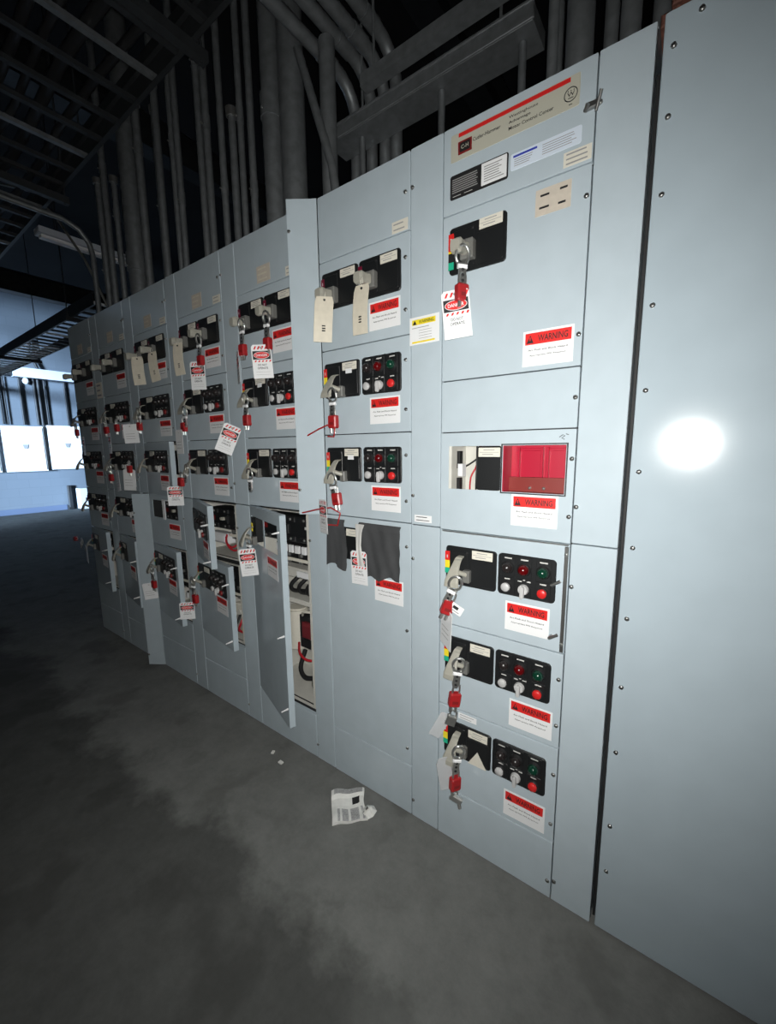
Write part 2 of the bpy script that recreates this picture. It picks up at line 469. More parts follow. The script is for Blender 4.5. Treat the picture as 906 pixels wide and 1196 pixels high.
def starter(s, T, z0, **k):
    d = door(s, X0, X1, z0, T, ang=k.get('ang', 0.))
    dim = s.location.x < -1.4  # farther sections use darker flag, lens and button colours for fading light
    breaker(d, -.411, T-.111, fk='fr' if dim else 'f3', flag=FLAGR if dim else FLAG3, lx=-.016, lz=-.018)
    pilots(d, -.232, T-.111, dim=dim, dimlight=s.location.x < -1.0)
    warning(d, -.220, T-.231)
    screws(d, -.132, T-.077, T-.234)
    return d
def dual(s, T, z0, flagk=True):
    d = door(s, X0, X1, z0, T)
    breaker(d, -.410, T-.105, flag=FLAGR, fk='fr', lx=-.032, lz=-.022, down=False)
    breaker(d, -.233, T-.105, flag=FLAGR, fk='fr', lx=-.032, lz=-.012, down=False)
    warning(d, -.217, T-.227)
    screws(d, -.132, T-.075, T-.23)
    return d
def top_door(s, z0, latch=True):
    d = door(s, X0, X1, z0, H)
    if latch: screws(d, -.131, 2.175)
    return d
def bottom(s, z1):
    return door(s, X0, X1, 0, z1, name='base_panel')

def pan(s, x0, x1, z0, z1, depth=.20, m='pan_white'):
    b = MB(); t = .003; y0 = .005
    b.box(x0, x0+t, y0, depth, z0, z1, m); b.box(x1-t, x1, y0, depth, z0, z1, m)
    b.box(x0+t, x1-t, y0, depth, z0, z0+t, m); b.box(x0+t, x1-t, y0, depth, z1-t, z1, m)
    b.box(x0+t, x1-t, depth-t, depth, z0+t, z1-t, m)
    b.box(x1-.012, x1-t, y0, y0+t, z0+t, z1-t, m); b.box(x0+t, x0+.012, y0, y0+t, z0+t, z1-t, m)
    return obj('unit_pan', b, s)
def mccb(p, x0, x1, z0, z1, y0, y1, poles=3):
    b = MB(); b.box(x0, x1, y0, y1, z0, z1, 'phenolic', .004)
    w = (x1-x0)/poles
    for k in range(poles):
        c = x0+w*(k+.5)
        for zz in (z0+.016, z1-.016):
            b.box(c-w*.32, c+w*.32, y0-.006, y0+.002, zz-.010, zz+.010, 'black_rubber', .002)
            b.lathe(c, zz, [(.006, -.005), (.006, -.0085), (.002, -.009)], 'steel', 10, y0)
    zc = (z0+z1)/2; xc = (x0+x1)/2
    b.box(xc-.035, xc+.035, y0-.012, y0+.002, zc-.022, zc+.022, 'phenolic', .003)
    b.box(xc-.010, xc+.010, y0-.030, y0-.010, zc-.004, zc+.012, 'lever', .002)
    b.flat(x0+.012, x0+.05, zc-.012, zc+.012, y0-.0005, 'dark_red')
    b.flat(x1-.045, x1-.012, zc+.004, zc+.016, y0-.0005, 'legend')
    return obj('circuit_breaker', b, p)
def contactor(p, x0, x1, z0, z1, y0, y1):
    b = MB(); b.box(x0, x1, y0+.03, y1, z0, z1, 'phenolic', .003); b.box(x0+.012, x1-.012, y0, y0+.032, z0+.025, z1-.025, 'black_rubber', .004)
    for k in range(3):
        c = x0+(x1-x0)*(k+.5)/3
        for zz in (z0+.012, z1-.012):
            b.box(c-.010, c+.010, y0+.018, y0+.032, zz-.009, zz+.009, 'steel', .002)
    b.flat(x0+.02, x1-.02, (z0+z1)/2-.006, (z0+z1)/2+.010, y0-.0005, 'cream')
    return obj('contactor', b, p)
def strip(p, x0, x1, z0, z1, y0, y1, n=5):
    b = MB(); b.box(x0, x1, y0, y1, z0, z1, 'black_rubber', .001); w = (x1-x0)/n
    for k in range(n):
        b.box(x0+w*(k+.14), x0+w*(k+.78), y0-.010, y0+.001, z0+.004, z1-.004, 'white', .001)
    return obj('terminal_strip', b, p)
def cable(p, pts, r, m, name='cable'):
    P = []; c = [Vector(q) for q in pts]; c = [c[0]]+c+[c[-1]]
    for i in range(1, len(c)-2):
        for t in (0, .25, .5, .75):
            a, b_, d, e = c[i-1], c[i], c[i+1], c[i+2]
            P.append(.5*((2*b_)+(d-a)*t+(2*a-5*b_+4*d-e)*t*t+(3*b_-a-3*d+e)*t**3))
    P.append(c[-2])
    return obj(name, MB().tube(P, r, m, 8), p)

# ---- section with the nameplate (nearest)
s1 = section(1, [(-.490, -.130, 1.150, 1.428)])
d = top_door(s1, 2.06, False)
b = MB(); b.rplate(-.488, -.150, 2.193, 2.262, .004, 0, -.0012, 'tan_plate', .0004)
b.flat(-.464, -.172, 2.2495, 2.2595, -.0016, 'red')
b.rplate(-.465, -.424, 2.206, 2.238, .001, -.001, -.0022, 'dark_red', .0003)
b.rplate(-.460, -.429, 2.2105, 2.2335, .003, -.002, -.0028, 'black_ink', .0003)
b.text('C-H', -.4445, 2.222, -.0031, .022, .010, 'tan_plate')
b.text('Cutler-Hammer', -.382, 2.228, -.0016, .078, .0090, 'black_ink')
b.text('Westinghouse', -.284, 2.2375, -.0016, .074, .0082, 'black_ink')
b.text('Advantage', -.293, 2.225, -.0016, .056, .0082, 'black_ink')
b.text('Motor Control Center', -.265, 2.212, -.0016, .112, .0082, 'black_ink')
ring = [(.0145*math.cos(2*PI*k/28)-.170, -.0022, .0145*math.sin(2*PI*k/28)+2.2225) for k in range(28)]
b.tube(ring, .0011, 'black_ink', 6, True)
b.text('W', -.170, 2.2235, -.0016, .017, .009, 'black_ink'); b.flat(-.176, -.164, 2.2145, 2.2165, -.0016, 'black_ink')
for q in (-.0065, 0, .0065): b.lathe(-.170+q, 2.2305, [(.0013, -.001), (.0013, -.0018)], 'black_ink', 8)
b.flat(-.174, -.166, 2.2005, 2.2025, -.0016, 'black_ink')
obj('maker_plate', b, d)
b = MB(); b.rplate(-.489, -.319, 2.097, 2.160, .006, 0, -.0014, 'black_ink', .0005)
for k in range(7): b.flat(-.482, -.404-.008*random.random(), 2.146-k*.0055, 2.1485-k*.0055, -.0017, 'grey_ink')
b.flat(-.48, -.455, 2.1035, 2.1050, -.0017, 'legend'); b.flat(-.445, -.42, 2.1035, 2.1050, -.0017, 'legend')
b.rplate(-.394, -.323, 2.103, 2.157, .001, -.001, -.0020, 'white', .0003)
for k in range(7): b.flat(-.386, -.345+.018*random.random(), 2.146-k*.006, 2.1485-k*.006, -.0023, 'grey_ink')
obj('data_plate', b, d)
b = MB(); b.rplate(-.313, -.141, 2.110, 2.149, .005, 0, -.0012, 'label_blue', .0004)
b.flat(-.306, -.245, 2.1385, 2.1435, -.0015, 'blue_ink')
for k in range(4): b.flat(-.303, -.255-.01*random.random(), 2.133-k*.005, 2.1347-k*.005, -.0015, 'grey_ink'); 
for k in range(5): b.flat(-.232, -.152-.012*random.random(), 2.139-k*.0052, 2.1407-k*.0052, -.0015, 'grey_ink')
obj('instruction_label', b, d)
small_label(d, 'paper_label', -.180, -.117, 2.068, 2.101, 'cream', 3)
b = MB(); b.rplate(-.136, -.104, 2.170, 2.184, .004, .001, -.010, 'screw', .002); b.cyl((-.112, -.006, 2.160), (-.100, -.018, 2.192), .004, 'screw', n=8); b.cyl((-.135, -.006, 2.168), (-.128, -.016, 2.176), .005, 'screw', n=8)
obj('door_latch', b, d)
d = door(s1, X0, X1, 1.597, 2.06)
put(d, 'breaker_plate', 'breaker_plate', m_breaker, -.402, 1.958)
put(d, 'nameplate', 'nameplate', m_nameplate, -.361, 2.006, -.006)
put(d, 'status_flag', 'status_flag_1', lambda: m_flag(FLAG1), -.480, 2.005, -.006)
put(d, 'operating_handle', 'operating_handle_out', m_lever_out, -.430, 1.946, -.006)
small_label(d, 'buff_label', -.244, -.158, 1.978, 2.040, 'buff', 0)
b = MB()
for x, z, w in ((-.232, 2.024, .022), (-.185, 2.026, .018), (-.234, 1.996, .024), (-.188, 1.994, .018)): b.flat(x, x+w, z-.0025, z+.0025, -.0012, 'black_ink')
obj('hand_lettering', b, d)
warning(d, -.198, 1.656); screws(d, -.123, 1.989, 1.674)
d = door(s1, X0, X1, 1.442, 1.597); screws(d, -.122, 1.520)
d = door(s1, X0, X1, 1.134, 1.442, holes=[(-.484, -.315, 1.268, 1.400), (-.309, -.137, 1.267, 1.400)])
warning(d, -.215, 1.216); screws(d, -.122, 1.363, 1.208)
b = MB(); b.rplate(-.391, -.316, 1.2685, 1.3995, .006, .012, .003, 'phenolic', .002); obj('breaker_cover', b, d)
put(d, 'nameplate', 'nameplate', m_nameplate, -.352, 1.381, .003)
b = MB(); b.tube([(-.156, -.0005, 1.420), (-.148, -.0005, 1.426), (-.142, -.0005, 1.424), (-.150, -.0005, 1.417), (-.143, -.0005, 1.414)], .0009, 'black_ink', 6); b.tube([(-.140, -.0005, 1.428), (-.133, -.0005, 1.426)], .0009, 'black_ink', 6)
obj('hand_mark', b, d)
b = MB(); b.holes(-.314, -.132, 1.262, 1.405, [(-.3105, -.1355, 1.2655, 1.4015)], .003, -.002, 'black_rubber'); obj('window_bezel', b, d)
p = pan(s1, -.488, -.3125, 1.24, 1.425, .13)
cable(p, [(-.478, .10, 1.33), (-.46, .07, 1.335), (-.43, .06, 1.35), (-.40, .07, 1.375)], .0028, 'black_rubber')
cable(p, [(-.452, .09, 1.25), (-.44, .07, 1.30), (-.425, .08, 1.34), (-.415, .09, 1.41)], .0028, 'wire_red')
cable(p, [(-.418, .06, 1.25), (-.412, .05, 1.32), (-.416, .06, 1.41)], .0025, 'black_rubber')
b = MB(); b.box(-.474, -.464, .035, .06, 1.330, 1.385, 'black_rubber', .002); b.box(-.474, -.464, .035, .06, 1.262, 1.300, 'black_rubber', .002); b.box(-.468, -.452, .03, .06, 1.305, 1.345, 'white', .002)
obj('switch_block', b, p)
b = MB(); x0, x1, z0, z1, t = -.311, -.135, 1.262, 1.406, .003
b.box(x0, x0+t, .006, .075, z0, z1, 'red_box'); b.box(x1-t, x1, .006, .075, z0, z1, 'red_box'); b.box(x0, x1, .006, .075, z1-t, z1, 'red_box'); b.box(x0, x1, .006, .075, z0, z0+t, 'red_box_low')
b.box(x0, x1, .072, .075, z0+.045, z1, 'red_box'); b.box(x0, x1, .055, .075, z0, z0+.045, 'red_box_low')
for xx in (-.284, -.216, -.200, -.150): b.box(xx-.003, xx+.003, .060, .073, z0+.045, z1-.012, 'red_box', .001)
b.box(-.280, -.218, .064, .073, z1-.022, z1-.014, 'red_box', .001); b.box(-.197, -.153, .064, .073, z1-.022, z1-.014, 'red_box', .001)
for xx in (-.245, -.205): b.lathe(xx, 1.276, [(.005, .055), (.005, .051), (.002, .050)], 'steel', 10)
obj('red_recess', b, s1)
for k, (T, z0) in enumerate(((1.134, .815), (.815, .517), (.517, .200))):
    d = door(s1, X0, X1, z0, T)
    zc = T-(.113, .102, .110)[k]+.0
    breaker(d, -.402, zc, lx=-.028, lz=0)
    pilots(d, -.228, zc, red=k < 2)
    warning(d, (-.222, -.199, -.206)[k], (.893, .581, .261)[k])
    if k == 0:
        b = MB(); b.box(-.126, -.1165, -.006, .001, z0+.006, T-.008, 'screw', .001)
        for zz in (z0+.03, T-.03): b.lathe(-.1212, zz, [(.005, -.005), (.005, -.008), (.002, -.009)], 'steel', 10)
        obj('hinge_strip', b, d)
        for z in (1.022, .868):
            b = MB(); b.cyl((-.150, -.001, z-.004), (-.150, -.030, z-.002), .0035, 'screw', n=8); b.cyl((-.150, -.030, z-.002), (-.128, -.028, z+.012), .0045, 'screw', n=8); obj('latch_pin', b, d)
        b = MB(); b.box(X0+.01, X1-.004, -.004, .001, T-.006, T-.002, 'steel', .001); obj('edge_trim', b, d)
    if k == 1: screws(d, -.124, .735, .59)
    if k == 2:
        b = MB(); b.poly([(-.393, .345), (-.329, .345), (-.361, .397)], -.0085, -.0105, 'cream'); obj('triangle_sticker', b, d)
        screws(d, -.124, .430, .262)
        small_label(d, 'white_strip_label', -.436, -.370, .488, .509, 'white', 2)
d = bottom(s1, .200); screws(d, -.124, .06)
u, l = wireway(s1, 1.136)

def common_top(s, i, starters=(True, True), u3ang=0.):
    d = top_door(s, 2.065)
    small_label(d, 'paper_label', -.183, -.122, 2.069, 2.103, 'cream', 2)
    if i >= 3: small_label(d, 'buff_label', -.362, -.276, 2.081, 2.145, 'buff', 3, 'card')
    dual(s, 2.065, 1.758)
    a = starter(s, 1.758, 1.45)
    c = starter(s, 1.45, 1.14, ang=u3ang)
    return d, a, c

# ---- section with the plastic sheet
s2 = section(2, [])
d, a, c = common_top(s2, 2)
for dd, z in ((a, 1.673), (c, 1.365)):
    small_label(dd, 'white_tab', -.387, -.358, z-.008, z+.008, 'white').location = (0, -.009, 0)
d = door(s2, X0, X1, .207, 1.14)
put(d, 'breaker_plate', 'breaker_plate', m_breaker, -.402, 1.035)
put(d, 'nameplate', 'nameplate', m_nameplate, -.370, 1.080, -.009)
warning(d, -.211, .878); screws(d, -.131, 1.056, .746, .277)
bottom(s2, .207)
u, l = wireway(s2, 1.138)
b = MB(); b.rplate(-.1165, -.009, 1.721, 1.804, .0005, 0, -.0008, 'white', .0002)
b.flat(-.107, -.022, 1.780, 1.796, -.0011, 'yellow'); b.flatpoly([(-.104, 1.7815), (-.090, 1.7815), (-.097, 1.7945)], -.0014, 'black_ink'); b.text('WARNING', -.055, 1.788, -.0014, .054, .010, 'black_ink')
b.flat(-.107, -.045, 1.7705, 1.7725, -.0011, 'grey_ink')
for k in range(4): b.flat(-.082, -.035, 1.762-k*.008, 1.7632-k*.008, -.0011, 'grey_ink')
b.flat(-.107, -.024, 1.726, 1.731, -.0011, 'yellow')
obj('caution_label', b, u)
small_label(u, 'white_strip_label', -.099, -.032, 1.149, 1.173, 'white', 2, 'black_ink')

# ---- section with the tall open door
s3 = section(3, [(-.495, -.120, .243, 1.128)])
d, a, c = common_top(s3, 3)
small_label(a, 'white_tab', -.387, -.358, 1.665, 1.681, 'white').location = (0, -.009, 0)
d = door(s3, X0, X1, .212, 1.14, holes=[(-.495, -.327, .968, 1.092), (-.312, -.150, .968, 1.092)], ang=math.radians(19))
b = MB(); b.rplate(-.488, -.425, .972, 1.088, .004, .030, -.003, 'phenolic', .002); b.box(-.484, -.468, -.006, 0, 1.02, 1.06, 'yellow', .001); obj('breaker_cover', b, d)
put(d, 'operating_handle', 'operating_handle_down', m_lever_down, -.447, 1.01, -.003)
warning(d, -.225, .900)
for z in (1.07, .63, .30):
    b = MB(); b.cyl((-.126, .012, z), (-.126, -.030, z-.004), .006, 'white', r1=.0025, n=8); obj('captive_screw', b, d)
bottom(s3, .212)
wireway(s3, 1.138, upper=math.radians(35))
p = pan(s3, -.494, -.118, .236, 1.132, .26)
mccb(p, -.485, -.135, .985, 1.105, .04, .24, 4)
strip(p, -.40, -.140, .925, .968, .06, .2, 6)
contactor(p, -.40, -.150, .862, .918, .07, .24)
b = MB(); b.box(-.42, -.145, .10, .255, .790, .838, 'pan_white', .004); b.box(-.30, -.16, .085, .11, .800, .83, 'white', .003); obj('relay_base', b, p)
for k in range(3):
    x = -.30+.055*k
    cable(p, [(x, .16, .83), (x+.005, .11, .81), (x-.03, .08, .765), (x-.045, .10, .725), (x-.03, .16, .705)], .010, 'black_rubber')
for k in range(3):
    b = MB(); x = -.225+.03*k; b.cyl((x, .12, .72), (x, .12, .80), .012, 'steel', n=10); b.lathe(x, .725, [(.016, .12), (.016, .105), (.006, .102)], 'steel', 12); b.lathe(x, .785, [(.013, .115), (.013, .100), (.006, .098)], 'steel', 12); obj('cable_lug', b, p)
b = MB(); b.box(-.49, -.122, .05, .255, .688, .700, 'pan_white', .002); b.box(-.49, -.122, .05, .06, .700, .712, 'pan_white', .001); obj('shelf', b, p)
b = MB(); b.cyl((-.40, .17, .40), (-.40, .17, .60), .055, 'cream', n=20); b.cyl((-.40, .17, .60), (-.40, .17, .608), .045, 'cream', n=20); obj('capacitor', b, p)
b = MB(); b.holes(-.250, -.125, .500, .640, [(-.224, -.150, .524, .616)], .13, .05, 'black_rubber'); b.box(-.232, -.143, .035, .14, .532, .610, 'coil_red', .012); b.box(-.250, -.125, .05, .13, .484, .500, 'black_rubber'); obj('transformer', b, p)
cable(p, [(-.32, .10, .46), (-.26, .05, .445), (-.20, .04, .432), (-.13, .06, .440)], .006, 'wire_red')
cable(p, [(-.30, .12, .42), (-.27, .06, .365), (-.22, .04, .340), (-.17, .05, .345), (-.13, .07, .33)], .011, 'black_rubber')
cable(p, [(-.20, .12, .385), (-.18, .06, .33), (-.15, .04, .305), (-.13, .06, .30)], .010, 'black_rubber')
b = MB(); b.box(-.180, -.130, .05, .09, .365, .410, 'yellow', .004); b.box(-.173, -.137, .045, .052, .382, .392, 'cream', .001); obj('terminal_block', b, p)
cable(p, [(-.24, .06, .63), (-.20, .03, .668), (-.15, .03, .678), (-.128, .05, .66)], .006, 'cream')

# ---- fourth section
s4 = section(4, [(-.495, -.120, .850, 1.126), (-.495, -.120, .405, .812)])
common_top(s4, 4)
d = door(s4, X0, X1, .83, 1.14, ang=math.radians(19.5)); warning(d, -.217, .91)
put(d, 'breaker_plate', 'breaker_plate', m_breaker, -.411, 1.03); pilots(d, -.232, 1.03, dim=True)
for z in (1.05, .87):
    b = MB(); b.cyl((-.126, .012, z), (-.126, -.034, z-.004), .006, 'white', r1=.0025, n=8); obj('captive_screw', b, d)
d = door(s4, X0, X1, .385, .83, ang=math.radians(8.5)); breaker(d, -.411, .72, lx=-.016, lz=-.01); pilots(d, -.232, .72, dim=True); warning(d, -.217, .605)
for z in (.74, .44):
    b = MB(); b.cyl((-.126, .012, z), (-.126, -.034, z-.004), .006, 'white', r1=.0025, n=8); obj('captive_screw', b, d)
door(s4, X0, X1, .207, .385, name='blank_panel'); bottom(s4, .207)
wireway(s4, 1.138)
p = pan(s4, -.494, -.118, .845, 1.130, .24)
mccb(p, -.43, -.135, .985, 1.095, .05, .22); contactor(p, -.30, -.14, .925, .98, .06, .2)
b = MB(); b.box(-.46, -.30, .05, .12, .90, .955, 'white', .012); obj('arc_shield', b, p)
cable(p, [(-.30, .06, .95), (-.26, .03, .92), (-.21, .03, .90), (-.16, .04, .93), (-.14, .06, .97)], .005, 'wire_red')
cable(p, [(-.31, .06, .94), (-.25, .03, .905), (-.19, .03, .885), (-.14, .05, .91)], .005, 'wire_red')
p = pan(s4, -.494, -.118, .400, .818, .24)
mccb(p, -.40, -.135, .68, .805, .05, .22); contactor(p, -.35, -.14, .60, .672, .05, .2)
b = MB(); b.box(-.24, -.135, .04, .16, .535, .592, 'cream', .006); b.cyl((-.19, .045, .55), (-.19, .03, .55), .014, 'pan_white', n=12); obj('overload_relay', b, p)
for k in range(3): cable(p, [(-.22+.03*k, .06, .53), (-.21+.03*k, .03, .49), (-.24+.04*k, .03, .45), (-.23+.03*k, .06, .42)], .006, ('black_rubber', 'wire_red', 'yellow')[k])

# ---- fifth section
s5 = section(5, [(-.495, -.120, 1.16, 1.436), (-.495, -.12, .850, 1.126), (-.495, -.120, .405, .812)])
common_top(s5, 5, u3ang=math.radians(6))
d = door(s5, X0, X1, .83, 1.14, holes=[(-.470, -.345, 1.0, 1.105), (-.315, -.17, 1.0, 1.105)]); warning(d, -.220, .930)
b = MB(); b.box(-.345, -.315, -.004, .001, .992, 1.112, 'white', .001); b.box(-.345, -.20, -.004, .001, 1.106, 1.112, 'white', .001); obj('window_trim', b, d)
d = door(s5, X0, X1, .385, .83, ang=math.radians(8)); breaker(d, -.411, .72, lx=-.016, lz=-.01); pilots(d, -.232, .72, dim=True); warning(d, -.217, .605)
for z in (.74, .44):
    b = MB(); b.cyl((-.126, .012, z), (-.126, -.034, z-.004), .006, 'white', r1=.0025, n=8); obj('captive_screw', b, d)
door(s5, X0, X1, .207, .385, name='blank_panel'); bottom(s5, .207); wireway(s5, 1.138)
p = pan(s5, -.494, -.118, 1.155, 1.440, .24); mccb(p, -.43, -.135, 1.26, 1.40, .05, .22)
p = pan(s5, -.494, -.118, .845, 1.130, .24, 'recess_black'); mccb(p, -.43, -.135, .985, 1.095, .05, .22); contactor(p, -.35, -.14, .87, .97, .06, .2)
p = pan(s5, -.494, -.118, .400, .818, .24); mccb(p, -.40, -.135, .68, .805, .05, .22); contactor(p, -.35, -.14, .55, .672, .05, .2)
strip(p, -.35, -.14, .47, .51, .10, .2, 6)

# ---- sixth and seventh sections
s6 = section(6, [(-.495, -.120, .405, .812)])
common_top(s6, 6)
starter(s6, 1.14, .83)
d = door(s6, X0, X1, .385, .83, ang=math.radians(9)); breaker(d, -.411, .72, lx=-.016, lz=-.01); warning(d, -.217, .605)
for z in (.70, .46):
    b = MB(); b.cyl((-.126, .012, z), (-.126, -.034, z-.004), .006, 'white', r1=.0025, n=8); obj('captive_screw', b, d)
door(s6, X0, X1, .207, .385, name='blank_panel'); bottom(s6, .207); wireway(s6, 1.138, lower=math.radians(33))
p = pan(s6, -.494, -.118, .400, .818, .24); mccb(p, -.40, -.135, .68, .805, .05, .22); contactor(p, -.35, -.14, .55, .672, .05, .2)
s7 = section(7, [(-.495, -.120, .405, .812)])
common_top(s7, 7)
starter(s7, 1.14, .83)
d = door(s7, X0, X1, .385, .83, ang=math.radians(6)); breaker(d, -.411, .72, lx=-.016, lz=-.01); warning(d, -.217, .605)
for z in (.70, .46):
    b = MB(); b.cyl((-.126, .012, z), (-.126, -.034, z-.004), .006, 'white', r1=.0025, n=8); obj('captive_screw', b, d)
door(s7, X0, X1, .207, .385, name='blank_panel'); bottom(s7, .207)
u, l = wireway(s7, 1.138)
small_label(u, 'caution_label', -.108, -.012, 1.758, 1.861, 'cream', 3)
p = pan(s7, -.494, -.118, .400, .818, .24); mccb(p, -.40, -.135, .68, .805, .05, .22); contactor(p, -.35, -.14, .55, .672, .05, .2)

# ---- plain end cabinet
e0 = empty('end_cabinet', (.012, 0, 0), 'plain grey end cabinet with a column of screws, nearest on the right', 'electrical cabinet')
b = MB(); b.box(.010, .90, .012, .70, 0, H, 'paint_end', .003); obj('body', b, e0)
b = MB(); b.rplate(0, .90, .004, H+.004, .004, .0115, 0, 'paint_end', .0016, 3); cp = obj('cover_panel', b, e0)
for z in (2.222, 2.09, 1.939, 1.711, 1.523, 1.332, 1.143, .957, .767, .577, .349, .202): obj('cover_screw', cached('cover_screw', lambda: m_screw(.0058)), cp, (.019, 0, z))
obj('cover_screw', cached('cover_screw', None), cp, (.063, 0, 2.264))
b = MB(); b.box(.002, .008, .03, .50, 0, 2.2, 'recess_black'); g = tag(obj('filler_strip', b), 'dark filler strip in the gap between end cabinet and first section', 'strip')
b = MB(); b.box(.001, .10, .03, .26, 2.2905, 2.316, 'rust', .004); b.box(.02, .07, .02, .06, 2.316, 2.345, 'rust', .003); b.cyl((.03, .018, 2.30), (.03, .034, 2.30), .008, 'rust', n=8)
tag(obj('steel_bracket', b), 'rusty brown steel bracket on top of the plain end cabinet', 'bracket')

# ------------------------------------------------------------------ things hung on the handles
def m_hasp():
    b = MB()
    ringp = [(.019*math.cos(2*PI*k/20), -.004*math.sin(2*PI*k/20), .024*math.sin(2*PI*k/20)-.020) for k in range(20)]
    b.tube(ringp, .0042, 'steel', 8, True)
    pts = [(-.017, -.040), (-.010, -.052), (-.012, -.085), (-.006, -.098), (.006, -.098), (.012, -.085), (.010, -.052), (.017, -.040)]
    b.poly(pts[::1], .0032, -.0032, 'steel')
    for z in (-.058, -.072, -.086): b.lathe(0, z, [(.0042, -.0030), (.0042, -.0042), (.0015, -.0043)], 'recess_black', 10)
    b.box(-.014, .014, -.006, .006, -.055, -.044, 'white', .002)
    return b
def m_padlock_parts():
    sh = MB(); pts = [(-.011, 0, -.020)]+[(-.011*math.cos(PI*k/8), 0, .011*math.sin(PI*k/8)+.002) for k in range(9)]+[(.011, 0, -.020)]
    sh.tube(pts, .0032, 'steel', 8)
    bd = MB(); bd.rplate(-.0185, .0185, -.062, -.016, .006, .010, -.010, 'red_lock', .004, 4)
    bd.flat(-.010, .010, -.050, -.040, -.0102, 'dark_red')
    co = MB(); co.cyl((-.009, 0, -.062), (-.009, 0, -.078), .0055, 'steel', n=10); co.cyl((.008, 0, -.062), (.008, 0, -.080), .005, 'steel', n=10)
    return sh.mesh('shackle'), bd.mesh('lock_body'), co.mesh('key_core')
SH, BD, CO = m_padlock_parts()
def m_danger(w=.0385, h=.064):
    b = MB(); ch = .008
    pts = [(-w, -h), (w, -h), (w, h-ch), (w-ch, h), (-w+ch, h), (-w, h-ch)]
    b.poly(pts, .0006, -.0006, 'white')
    for k in range(5):
        x = -.030+k*.014
        b.flatpoly([(x, .046), (x+.006, .046), (x+.012, .058), (x+.006, .058)], -.0009, 'red')
    b.flat(-w+.004, w-.004, .008, .040, -.0009, 'black_ink')
    b.flatpoly([(.031*math.cos(2*PI*k/24), .024+.0135*math.sin(2*PI*k/24)) for k in range(24)], -.0012, 'white')
    b.flatpoly([(.0295*math.cos(2*PI*k/24), .024+.012*math.sin(2*PI*k/24)) for k in range(24)], -.0014, 'red')
    b.text('DANGER', 0, .024, -.0017, .044, .010, 'white')
    for k in range(5):
        x = -.030+k*.014
        b.flatpoly([(x, -.002), (x+.006, -.002), (x+.010, .005), (x+.004, .005)], -.0009, 'red')
    b.text('DO NOT', 0, -.013, -.0009, .034, .008, 'black_ink'); b.text('OPERATE', 0, -.025, -.0009, .040, .008, 'black_ink')
    b.flat(-.028, .028, -.040, -.0393, -.0009, 'grey_ink'); b.flat(-.028, .028, -.050, -.0493, -.0009, 'grey_ink')
    b.lathe(0, .052, [(.0045, -.0008), (.0045, -.0016), (.002, -.0017)], 'steel', 10)
    return b
def m_white_tag(w=.040, h=.064):
    b = MB(); ch = .007
    b.poly([(-w, -h), (w, -h), (w, h-ch), (w-ch, h), (-w+ch, h), (-w, h-ch)], .0006, -.0006, 'white')
    b.lines(-w+.010, w-.010, .0, 3, .016, .002, -.0009, 'grey_ink'); b.lathe(0, .050, [(.0045, -.0008), (.0045, -.0016), (.002, -.0017)], 'steel', 10)
    return b
def m_cream_tag(L=.150, w=.032):
    b = MB(); ch = .008; n = 8; vs = []
    # long card strip, slightly bowed
    for side in (-.0005, .0005):
        for k in range(n+1):
            z = -L*k/n; bow = -.006*math.sin(PI*k/n); ww = w if k else w-ch*.6
            vs += [(-ww-.006*k/n, bow+side, z), (ww-.006*k/n, bow+side, z)]
    fs = []; o = 2*(n+1)
    for k in range(n):
        a = 2*k; fs += [(a+2, a+3, a+1, a), (o+a, o+a+1, o+a+3, o+a+2), (a, o+a, o+a+2, a+2), (a+3, o+a+3, o+a+1, a+1)]
    fs += [(0, 1, o+1, o), (o+2*n, o+2*n+1, 2*n+1, 2*n)]
    b.add(vs, fs, 'card')
    b.lathe(0, -.012, [(.004, -.002), (.004, -.005), (.0015, -.0055)], 'black_ink', 10)
    for z in (-.098, -.106, -.114): b.flat(-.008, .004, z-.002, z+.002, -.0075, 'black_ink')
    b.tube([(0, -.004, -.012), (.004, -.012, .004), (.006, -.004, .020), (0, .004, .004)], .0008, 'cream', 6)
    return b
def hasp(loc, where, rot=(0, 0, 0)):
    return tag(obj('lockout_hasp', cached('lockout_hasp', m_hasp), None, loc, rot), 'steel lockout hasp clipped on '+where, 'hasp', 'lockout hasps on the operating handles')
def padlock(loc, where, rot=(0, 0, 0)):
    t = empty('padlock', loc, 'red padlock hanging under '+where, 'padlock', 'red lockout padlocks', rot)
    obj('shackle', SH, t); obj('lock_body', BD, t); obj('key_core', CO, t); return t
def dtag(loc, where, rot=(0, 0, 0), white=False, sz=1.):
    o = obj('blank_tag' if white else 'danger_tag', cached('white_tag' if white else 'danger_tag', m_white_tag if white else m_danger), None, loc, rot); o.scale = (1, 1, sz)
    return tag(o, ('white card tag ' if white else 'white and red danger tag ')+where, 'tag', 'lockout tags')
def ctag(loc, where, rot=(0, 0, 0)):
    return tag(obj('paper_tag', cached('paper_tag', m_cream_tag), None, loc, rot), 'long cream paper tag hanging from '+where, 'tag', 'cream paper tags')
def ry(a, yaw=0.): return (0, math.radians(a), math.radians(yaw))
yy = -.062
U1L = 'top left handle, '; U1R = 'top right handle, '; U2 = 'second-row handle, '; U3 = 'third-row handle, '; UL = 'low handle, '
n = SECNAME
